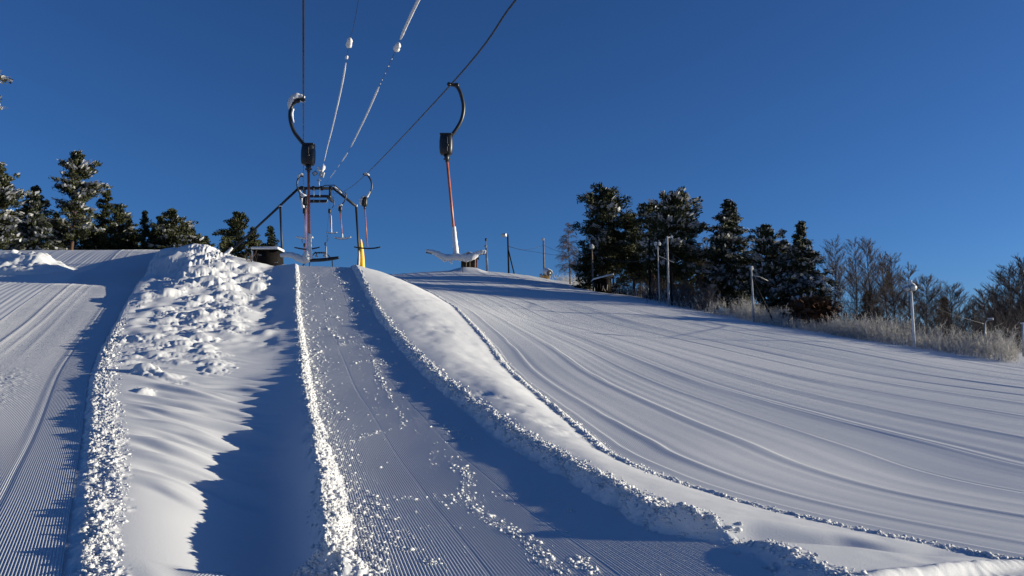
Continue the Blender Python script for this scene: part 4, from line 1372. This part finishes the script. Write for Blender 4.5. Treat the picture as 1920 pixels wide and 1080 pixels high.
# ------------------------------------------------------------------ trees
def conifer(u, v_top, Y, half_px, label, kind='pine', seed=0, base=.15, snow=.25, shape=None, lean=0.0, dens=1.0, fill=1.0, group='conifers', side=0.0, v_base=None, clump=1.0):
    """A conifer whose tip shows at photo pixel (u, v_top); half_px is the half width of its crown in photo pixels."""
    r = np.random.default_rng(seed + 1000)
    tip = np.array(P(u, v_top, Y))
    bx = tip[0] - lean
    bz = gz(bx, Y)
    H = tip[2] - bz
    Wd = half_px * px(Y)
    root = empty('pine_tree' if kind == 'pine' else 'spruce_tree', (bx, Y, bz), label, 'tree', group)
    o = np.array([bx, Y, bz])
    tr = .013 * H + .05
    ts = np.linspace(0, 1, 9)
    wob = np.stack([lean * ts + .012 * H * np.sin(ts * 5 + seed), .012 * H * np.cos(ts * 4 + seed), H * ts], -1)
    axis = lambda t: np.array([np.interp(t, ts, wob[:, k]) for k in range(3)])
    MB().tube([Vector(o + w - (np.array([0, 0, .4]) if i == 0 else 0)) for i, w in enumerate(wob)], list(tr * (1 - ts * .9)), 7).build('trunk', M_BARK if kind == 'pine' else M_GREYBARK, root, True)
    shape = shape or ([(0, .45), (.12, .85), (.3, 1), (.55, .8), (.8, .5), (1, .1)] if kind == 'pine' else [(0, .9), (.1, 1), (.35, .78), (.7, .4), (1, .05)])
    sx, sy = zip(*shape)
    nb = int((H * (1 - base) * (6.4 if kind == 'pine' else 8.5)) * dens) + 10
    B0, B1, R0, C, CR, CD = [], [], [], [], [], []
    for i in range(nb):
        f = (i + r.random()) / nb
        t = base + (1 - base) * f
        L = Wd * np.interp(f, sx, sy) * r.uniform(.55, 1.12)
        az = r.uniform(0, 2 * math.pi)
        dirx = math.cos(az)
        L *= 1 + side * dirx
        if kind == 'pine':
            rise = r.uniform(-.15, .35) + .5 * f ** 2
        else:
            rise = r.uniform(-.55, -.15) + .55 * f
        a = axis(t)
        d = np.array([math.cos(az), math.sin(az), rise])
        e = a + d * L
        m = a + d * L * .5 + np.array([0, 0, (.06 if kind == 'pine' else -.03) * L])
        B0 += [a, m]
        B1 += [m, e]
        R0 += [.025 + .012 * L, .02 + .006 * L]
        nc = max(2, int(L * 3.0 * fill) + 1)
        for k in range(nc):
            s = (.22 if kind == 'pine' else .12) + (.80 if kind == 'pine' else .90) * (k + r.random() * .6) / nc
            p = (a * (1 - s) ** 2 + 2 * m * s * (1 - s) + e * s ** 2) if s < 1 else e
            wsp = (.10 * L + .10) * (1 - .4 * s)
            C.append(p + r.normal(0, 1, 3) * np.array([wsp, wsp, .05 * L + .03]))
            CD.append(d / np.linalg.norm(d))
            CR.append((.22 + .10 * L) * clump * 1.1 * r.uniform(.7, 1.25))
    # pointed leader
    for t in np.linspace(.93, 1.0, 4):
        C.append(axis(t))
        CD.append(np.array([0, 0, 1.0]))
        CR.append(.16)
    C, CR, CD = np.array(C), np.array(CR), np.array(CD)
    B0, B1, R0 = np.array(B0), np.array(B1), np.array(R0)
    MB().segs(B0 + o, B1 + o, R0, R0 * .55, 4).build('limbs', M_BARK if kind == 'pine' else M_GREYBARK, root)
    per = 26 if kind == 'pine' else 24
    n = len(C) * per
    ci = np.repeat(np.arange(len(C)), per)
    off = r.normal(0, 1, (n, 3))
    off /= np.linalg.norm(off, axis=1, keepdims=True) + 1e-9
    off *= (r.random((n, 1)) ** .45)
    off[:, 2] *= .72
    cen = C[ci] + off * CR[ci][:, None]
    A = r.normal(0, 1, (n, 3))
    A = A * .55 + CD[ci] * .9
    A[:, 2] += .2 if kind == 'pine' else -.25
    A /= np.linalg.norm(A, axis=1, keepdims=True)
    A *= (r.uniform(.07, .16, (n, 1)) * (1 + .25 * Wd / 3))
    Bv = np.cross(A, r.normal(0, 1, (n, 3)))
    Bv /= np.linalg.norm(Bv, axis=1, keepdims=True) + 1e-9
    Bv *= r.uniform(.022, .05, (n, 1)) * (1 + .25 * Wd / 3)
    MB().quads(cen + o, A, Bv).build('crown', M_NEEDLE if kind == 'pine' else M_SPRUCE, root)
    if snow > 0:
        out = np.hypot(C[:, 0] - np.interp(C[:, 2], wob[:, 2], wob[:, 0]), C[:, 1]) / Wd
        pick = r.random(len(C)) < snow * 1.5 * np.clip(.35 + out, 0, 1.1)
        if pick.sum() < 48:
            return root
        S, SR = C[pick], CR[pick]
        per = 7
        n = len(S) * per
        ci = np.repeat(np.arange(len(S)), per)
        DS = CD[pick]
        cen = S[ci] + np.stack([r.normal(0, .5, n), r.normal(0, .5, n), r.uniform(.1, .6, n)], -1) * SR[ci][:, None]
        D = DS[ci] + r.normal(0, .28, (n, 3))
        D[:, 2] = np.clip(D[:, 2], -.5, .6)
        D /= np.linalg.norm(D, axis=1, keepdims=True)
        A = D * (r.uniform(.2, .75, n) * SR[ci])[:, None]
        Sd = np.stack([-D[:, 1], D[:, 0], r.normal(0, .35, n)], -1)
        Bv = Sd * (r.uniform(.08, .2, n) * SR[ci])[:, None]
        m = MB().quads(cen + o, A, Bv)
        m.quads(cen + o - np.array([0, 0, .07]) * (SR[ci][:, None] / .3), A * .8, Bv * .8)
        m.build('snow_load', M_TREESNOW, root)
    return root


TR = 'pines and spruces beside the pistes'
# left edge of the picture
PN_TALL = [(0, .35), (.1, .9), (.22, 1), (.4, .95), (.6, .85), (.75, .6), (.85, .55), (.95, .25), (1, .08)]
conifer(-52, 62, 70, 56, 'tall snowy pine cut off by the left picture edge, one branch tip showing', 'pine', 3, .62, .6, [(0, .9), (.4, 1), (.7, .6), (1, .15)], group=TR)
conifer(2, 308, 80, 50, 'snow laden pine at the left picture edge above the snow heap', 'pine', 4, .08, .62, [(0, .8), (.3, 1), (.55, .8), (.8, .55), (1, .12)], group=TR, dens=1.1)
conifer(70, 350, 84, 48, 'dense snowy spruce between the edge pine and the tall slender pine', 'spruce', 5, .03, .42, [(0, 1), (.35, .95), (.6, .62), (.8, .38), (1, .05)], group=TR, fill=1.2)
conifer(109, 402, 92, 24, 'small thin pine showing through the gap left of the tall slender pine', 'pine', 6, .05, .3, group=TR)
conifer(143, 287, 86, 47, 'tall slender pine with a bare lower trunk and ragged crown', 'pine', 17, .2, .36, [(0, .62), (.08, .9), (.18, .8), (.3, .62), (.42, .85), (.55, .95), (.66, .55), (.75, .72), (.86, .42), (.94, .3), (1, .08)], lean=-.3, group=TR, side=.12, dens=1.15)
conifer(200, 358, 90, 38, 'thin topped pine right behind the tall slender pine', 'pine', 8, .05, .14, [(0, 1), (.35, .9), (.55, .45), (.75, .3), (.85, .35), (1, .08)], group=TR)
conifer(219, 386, 93, 40, 'dark bushy pine beside the thin topped pine', 'pine', 9, .03, .12, [(0, 1), (.5, .9), (.8, .55), (1, .15)], group=TR)
conifer(240, 414, 96, 32, 'low dark pine at the right end of the first clump', 'pine', 21, .03, .12, [(0, 1), (.5, .9), (.8, .5), (1, .15)], group=TR)
conifer(271, 397, 90, 22, 'narrow dark spruce standing alone between two clumps', 'spruce', 10, .03, .0, group=TR)
conifer(323, 395, 90, 44, 'broad dark pine in the middle of the second clump', 'pine', 11, .03, .16, [(0, 1), (.4, 1), (.7, .75), (.85, .4), (1, .1)], group=TR, dens=1.15)
conifer(302, 408, 94, 30, 'dark round topped pine left behind the broad pine', 'pine', 12, .03, .1, group=TR)
conifer(356, 424, 94, 34, 'low dark pine right of the broad pine', 'pine', 13, .03, .16, [(0, 1), (.5, .9), (.8, .5), (1, .15)], group=TR)
conifer(385, 446, 97, 26, 'lowest pine at the sloping end of the second clump', 'pine', 14, .03, .1, [(0, 1), (.5, .85), (1, .15)], group=TR)
conifer(445, 400, 84, 34, 'dark pine behind the slanting strut of the tower', 'pine', 15, .04, .12, [(0, .8), (.4, 1), (.7, .8), (.9, .45), (1, .1)], group=TR, dens=1.1)
conifer(474, 428, 88, 22, 'slight pine right of the slanting strut', 'pine', 23, .05, .12, group=TR)
conifer(506, 426, 84, 28, 'dark spruce behind the equipment hut', 'spruce', 16, .03, .16, group=TR)
# forest on the right
P_R = [(0, .3), (.1, .55), (.25, .75), (.45, .95), (.6, .72), (.72, .95), (.85, .7), (.95, .5), (1, .2)]
conifer(1128, 362, 97, 58, 'tall black clumpy pine at the left end of the forest', 'pine', 31, .2, .07, P_R, group=TR, fill=1.1, dens=.95, clump=1.25)
conifer(1185, 404, 96, 44, 'dark pine filling the gap between the two highest pines', 'pine', 32, .28, .08, [(0, .5), (.3, .9), (.7, 1), (.9, .6), (1, .2)], group=TR)
conifer(1222, 384, 90, 38, 'dark pine just left of the broad topped pine', 'pine', 33, .26, .16, [(0, .5), (.3, .8), (.7, .9), (.9, .6), (1, .2)], group=TR)
conifer(1258, 366, 80, 66, 'broad tall pine with thin snow behind the thick pale pole', 'pine', 34, .24, .28, [(0, .5), (.12, .85), (.35, 1), (.6, .9), (.8, .62), (.93, .35), (1, .12)], group=TR, dens=1.2, side=.1, fill=1.1)
conifer(1150, 440, 102, 58, 'shaded pine low behind the clumpy pine', 'pine', 35, .28, .05, [(0, .8), (.5, 1), (1, .2)], group=TR)
conifer(1200, 455, 102, 60, 'shaded pine deep in the forest behind the lamp post', 'pine', 36, .3, .05, [(0, .8), (.5, 1), (1, .2)], group=TR)
conifer(1292, 462, 92, 46, 'low shaded pine right behind the broad tall pine', 'pine', 37, .22, .10, [(0, .8), (.5, 1), (1, .2)], group=TR)
conifer(1365, 377, 80, 56, 'tall conical frost dusted spruce standing between the two pine groups', 'spruce', 38, .10, .42, [(0, .6), (.12, .95), (.35, 1), (.55, .85), (.75, .6), (.88, .45), (1, .06)], group=TR, dens=1.15, fill=1.15)
conifer(1437, 425, 76, 52, 'frosted pine behind the strutted pole', 'pine', 39, .08, .5, [(0, .6), (.2, .9), (.5, 1), (.75, .72), (.92, .4), (1, .1)], group=TR, dens=1.2)
conifer(1500, 417, 74, 64, 'frosted spruce with a thin top, last conifer before the bare trees', 'spruce', 40, .08, .5, [(0, .8), (.15, 1), (.4, .85), (.6, .6), (.72, .42), (.85, .22), (1, .05)], group=TR, dens=1.1, fill=1.1)
conifer(1770, 560, 72, 17, 'small dark young spruce among the bare trees by the sky gap', 'spruce', 41, .02, .0, group=TR)
conifer(1628, 548, 78, 26, 'small dark pine half hidden between the bare trunks', 'pine', 42, .1, 0, group=TR)


conifer(40, 395, 90, 40, 'dark pine tucked between the edge pine and the dense snowy spruce', 'pine', 51, .03, .3, [(0, 1), (.5, .85), (.8, .5), (1, .12)], group=TR)
conifer(122, 430, 88, 36, 'low snow dusted pine under the tall slender pine', 'pine', 52, .02, .4, [(0, 1), (.5, .8), (1, .15)], group=TR)
conifer(178, 425, 92, 44, 'low dark pine right of the tall slender trunk', 'pine', 53, .02, .2, [(0, 1), (.5, .8), (1, .15)], group=TR)
conifer(252, 436, 95, 26, 'little dark pine left of the narrow spruce', 'pine', 54, .02, 0, [(0, 1), (.5, .8), (1, .15)], group=TR)
conifer(288, 430, 92, 26, 'little dark spruce right of the narrow spruce', 'spruce', 55, .02, .1, group=TR)
conifer(340, 440, 92, 50, 'wide low dark pine in front of the broad pine', 'pine', 56, .02, .12, [(0, 1), (.6, .9), (1, .2)], group=TR)
conifer(1105, 470, 98, 36, 'low black pine at the left foot of the clumpy pine', 'pine', 57, .03, .08, [(0, 1), (.5, .9), (1, .2)], group=TR)
conifer(1240, 470, 95, 56, 'shaded pine between the thin lamp post and the broad pine', 'pine', 58, .3, .06, [(0, .8), (.5, 1), (1, .2)], group=TR)
conifer(1345, 500, 84, 34, 'low frosted pine left of the conical spruce', 'pine', 59, .05, .25, [(0, .9), (.5, .9), (1, .15)], group=TR)
conifer(1392, 505, 84, 34, 'low frosted pine between the conical spruce and the strutted pole', 'pine', 60, .05, .25, [(0, .9), (.5, .9), (1, .15)], group=TR)
conifer(1472, 455, 80, 34, 'shaded spruce between the last two frosted conifers', 'spruce', 61, .05, .25, group=TR)


def bare_tree(name, u, v_top, Y, half_px, label, seed=0, mat=None, up=.9, first=.22, n1=34, rad=1.0, droop=0.0, group='bare trees beside the piste', levels=2):
    r = np.random.default_rng(seed + 5000)
    tip = np.array(P(u, v_top, Y))
    bz = gz(tip[0], Y)
    H = tip[2] - bz
    Wd = half_px * px(Y)
    o = np.array([tip[0], Y, bz])
    root = empty(name, tuple(o), label, 'tree', group)
    mat = mat or M_TWIG
    ts = np.linspace(0, 1, 8)
    wob = np.stack([.02 * H * np.sin(ts * 4 + seed) * (1 - ts), .02 * H * np.cos(ts * 5 + seed), H * ts], -1)
    axis = lambda t: np.array([np.interp(t, ts, wob[:, k]) for k in range(3)])
    tr = (.010 * H + .03) * rad
    MB().tube([Vector(o + w - (np.array([0, 0, .3]) if i == 0 else 0)) for i, w in enumerate(wob)], list(tr * (1 - ts * .92)), 6).build('trunk', M_GREYBARK if mat is not M_FROSTTWIG else M_FROSTTWIG, root, True)
    A, B, RA, RB = [], [], [], []

    def branch(p, d, L, rr, lev):
        n = 4
        q = p
        dd = d
        for k in range(n):
            dd = dd + r.normal(0, .10, 3) + np.array([0, 0, (.10 if droop == 0 else -droop * (k + 1) * .25)])
            dd = dd / np.linalg.norm(dd)
            q2 = q + dd * L / n
            A.append(q)
            B.append(q2)
            RA.append(rr * (1 - k / n * .7))
            RB.append(rr * (1 - (k + 1) / n * .7))
            if lev > 0:
                for _ in range(3 if lev > 1 else 4):
                    side = dd + r.normal(0, .5, 3)
                    side[2] = side[2] * .5 + (.45 if droop == 0 else -droop * .8)
                    side /= np.linalg.norm(side)
                    branch(q2, side, L * r.uniform(.28, .5) * (1 if droop == 0 else 1.25), max(rr * .5, .0065 * rad), lev - 1)
            q = q2
    for i in range(n1):
        f = (i + r.random()) / n1
        t = first + (1 - first) * f
        az = r.uniform(0, 2 * math.pi)
        L = Wd * r.uniform(.7, 1.2) * (1.0 - .72 * f ** 1.4) * (1.15 + .2 * up)
        d = np.array([math.cos(az), math.sin(az), up * r.uniform(.7, 1.3)])
        branch(axis(t), d / np.linalg.norm(d), L, (.014 + .007 * L) * rad, levels if L > .5 else 1)
    A, B = np.array(A) + o, np.array(B) + o
    MB().segs(A, B, np.array(RA), np.array(RB), 3).build('branches', mat, root)
    return root


BT = 'bare trees beside the piste'
bare_tree('birch_tree', 1066, 420, 108, 17, 'slender frosted birch with drooping twigs left of the pines', 1, M_TWIG, 1.0, .15, 60, .9, .3)
bare_tree('bare_shrub', 1085, 490, 104, 18, 'thin bare shrub between the birch and the shed', 2, M_TWIG, 1.6, .02, 22, .8)
bare_tree('bare_shrub', 1098, 505, 100, 16, 'low bare shrub just left of the shed pole', 3, M_TWIG, 1.6, .02, 18, .8)
for k, (u, v, Y, w, lb) in enumerate([
        (1322, 462, 84, 24, 'bare tree in the gap right of the broad tall pine'),
        (1563, 459, 74, 34, 'first bare tree right of the last conifer, wide crown'),
        (1600, 458, 78, 30, 'second bare tree right of the last conifer, narrow crown'),
        (1624, 456, 72, 34, 'highest bare tree right of the conifers'),
        (1655, 486, 77, 28, 'bare tree just right of the highest bare tree'),
        (1672, 484, 70, 32, 'dark many branched bare tree left of the white two lamp pole'),
        (1703, 503, 76, 28, 'bare tree standing behind the white two lamp pole'),
        (1735, 527, 68, 34, 'low spreading bare tree just right of the white two lamp pole'),
        (1780, 541, 70, 34, 'low bare tree over the young spruce'),
        (1843, 546, 68, 26, 'bare tree behind the small street lamp'),
        (1868, 540, 70, 26, 'upright bare tree left of the dense dark clump'),
        (1893, 505, 66, 40, 'dense dark bare tree at the right edge, left crown'),
        (1917, 492, 62, 44, 'dense dark bare tree cut by the right picture edge')]):
    d = u > 1880
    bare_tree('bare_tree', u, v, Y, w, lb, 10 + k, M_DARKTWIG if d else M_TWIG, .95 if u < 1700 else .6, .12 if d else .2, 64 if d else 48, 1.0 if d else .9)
bare_tree('birch_tree', 1826, 556, 66, 20, 'bent frosted birch leaning left near the street lamp', 40, M_TWIG, .5, .3, 24, .9, .7)
bare_tree('bare_tree', 1905, 575, 60, 46, 'dark low twiggy tree under the dense right clump', 41, M_DARKTWIG, .5, .03, 40, 1.1)
bare_tree('bare_tree', 1872, 590, 64, 34, 'dark low twiggy tree behind the end of the frosted bushes', 42, M_DARKTWIG, .5, .03, 34, 1.1)
# reddish brown leafy bush at the foot of the last conifer
q = P(1522, 560, 60)
bz = gz(q.x, 60)
root = empty('brown_bush', (q.x, 60, bz), 'rust brown leafy bush at the foot of the last frosted spruce', 'bush')
r_ = np.random.default_rng(77)
n = 2600
cen = np.stack([r_.normal(0, .8, n), r_.normal(0, .8, n), r_.uniform(.1, 1, n) ** .8 * (q.z - bz)], -1)
cen[:, :2] *= (1.15 - .6 * (cen[:, 2:3] / (q.z - bz)) ** 2)
Aq = r_.normal(0, .07, (n, 3))
MB().quads(cen + np.array([q.x, 60, bz]), Aq, np.cross(Aq, r_.normal(0, 1, (n, 3))) * .6).build('foliage', M_BROWN, root)
s0 = np.tile([[q.x, 60, bz]], (24, 1))
e0 = cen[:24] * np.array([1, 1, 1.0]) + np.array([q.x, 60, bz])
MB().segs(s0, e0, np.full(24, .025), np.full(24, .01), 3).build('stems', M_BARK, root)


# ------------------------------------------------------------------ undergrowth along the forest edge
def thicket(name, label, spots, mat, h0, h1, r0, seed, side=5):
    r = np.random.default_rng(seed)
    A, B, RA, RB = [], [], [], []
    x, y = spots
    n = len(x)
    z = ground(x, y)
    h = r.uniform(h0, h1, n) * (.5 + .75 * (vnoise(x * .55, y * .55, seed) * .5 + .5)) * (1 + .25 * vnoise(x * 1.7, y * 1.7, seed + 1))
    p = np.stack([x, y, z - .05], -1)
    d = np.stack([r.normal(0, .22, n), r.normal(0, .22, n), np.ones(n)], -1)
    for k in range(3):
        d = d + np.stack([r.normal(0, .1, n), r.normal(0, .1, n), np.zeros(n)], -1)
        q = p + d * (h / 3)[:, None]
        A.append(p); B.append(q)
        RA.append(np.full(n, r0 * (1 - .28 * k))); RB.append(np.full(n, r0 * (.72 - .28 * k)))
        for _ in range(side):
            s = r.random(n)[:, None]
            a = p * (1 - s) + q * s
            dd = d + np.stack([r.normal(0, .6, n), r.normal(0, .6, n), r.normal(-.1, .3, n)], -1)
            e = a + dd * (h * r.uniform(.10, .24, n))[:, None]
            A.append(a); B.append(e)
            RA.append(np.full(n, r0 * .6)); RB.append(np.full(n, r0 * .35))
        p = q
    o = MB().segs(np.concatenate(A), np.concatenate(B), np.concatenate(RA), np.concatenate(RB), 3).build(name, mat)
    return tag(o, label, None, None, 'stuff')


def edge_spots(n, ua, ub, Ya, Yb, depth, seed, near=.4):
    """Spots behind the piste's edge between two photo columns."""
    r = np.random.default_rng(seed)
    y = r.uniform(Ya, Yb, n)
    x = xR(y) + near + r.random(n) ** 1.1 * depth
    u = 960 + FPX * x / y
    m = (u > ua) & (u < ub) & ~((y > 82) & (y < 90) & (np.abs(x - 11.6) < 3.2))
    return x[m], y[m]


x1, y1 = edge_spots(3600, 1330, 1905, 39.5, 66, 7, 1, .5)
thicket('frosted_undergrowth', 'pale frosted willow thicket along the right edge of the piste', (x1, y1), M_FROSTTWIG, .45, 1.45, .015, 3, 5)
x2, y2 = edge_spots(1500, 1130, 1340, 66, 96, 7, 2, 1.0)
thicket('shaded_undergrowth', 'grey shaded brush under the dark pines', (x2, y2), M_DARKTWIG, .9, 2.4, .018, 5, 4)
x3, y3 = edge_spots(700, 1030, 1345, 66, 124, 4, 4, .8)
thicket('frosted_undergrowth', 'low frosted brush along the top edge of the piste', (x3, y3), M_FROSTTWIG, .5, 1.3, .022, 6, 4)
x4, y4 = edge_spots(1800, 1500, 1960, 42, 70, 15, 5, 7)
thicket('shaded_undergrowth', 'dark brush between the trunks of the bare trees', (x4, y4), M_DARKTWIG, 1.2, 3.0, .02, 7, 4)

# ------------------------------------------------------------------ heap of ploughed snow on the side piste, twigs on the mound
q = P(38, 496, 56)
V, r_ = [], np.random.default_rng(8)
na, nb_ = 70, 46
for i in range(na):
    for j in range(nb_):
        a, b = i / (na - 1) * 2 - 1, j / (nb_ - 1) * 2 - 1
        V.append((q.x - 1.2 + a * 4.2, 56.6 + b * 2.6))
V = np.array(V)
a, b = (V[:, 0] - q.x + 1.2) / 4.2, (V[:, 1] - 56.6) / 2.6
prof = np.clip(1 - np.abs(a) ** 2.4, 0, 1) * np.clip(1 - np.abs(b) ** 2.0, 0, 1)
hz = prof ** .6 * (1.15 + .45 * vnoise(V[:, 0] * .8, V[:, 1] * .8, 61) + .4 * np.abs(vnoise(V[:, 0] * 2.2, V[:, 1] * 2.2, 62)) + .16 * np.abs(vnoise(V[:, 0] * 6, V[:, 1] * 6, 63)))
zz = ground(V[:, 0], V[:, 1]) - .08 + hz
idx = np.arange(na * nb_).reshape(na, nb_)
F = np.stack([idx[:-1, :-1], idx[1:, :-1], idx[1:, 1:], idx[:-1, 1:]], -1).reshape(-1, 4)
tag(link_mesh('snow_pile', np.column_stack([V, zz]), F, M_CLUMP, None, True), 'lumpy heap of ploughed snow at the upper left of the side piste', 'snow pile')
for u, v, Y, hh, lb in ((468, 500, 55.5, .9, 'thin dry twigs poking from the mound left of the equipment hut'), (398, 470, 60, .5, 'few dry stalks near the foot of the slanting strut')):
    p = P(u, v, Y)
    z = gz(p.x, Y)
    r_ = np.random.default_rng(int(u))
    n = 16
    A = np.column_stack([p.x + r_.normal(0, .25, n), Y + r_.normal(0, .2, n), np.full(n, z - .1)])
    B = A + np.column_stack([r_.normal(0, .25, n), r_.normal(0, .2, n), r_.uniform(.5, 1, n) * hh])
    C_ = B + np.column_stack([r_.normal(0, .15, n), r_.normal(0, .1, n), r_.uniform(.1, .3, n)])
    o = MB().segs(np.concatenate([A, B]), np.concatenate([B, C_]), np.full(2 * n, .018), np.full(2 * n, .012), 3).build('dry_shrub', M_TWIG)
    tag(o, lb, 'shrub')
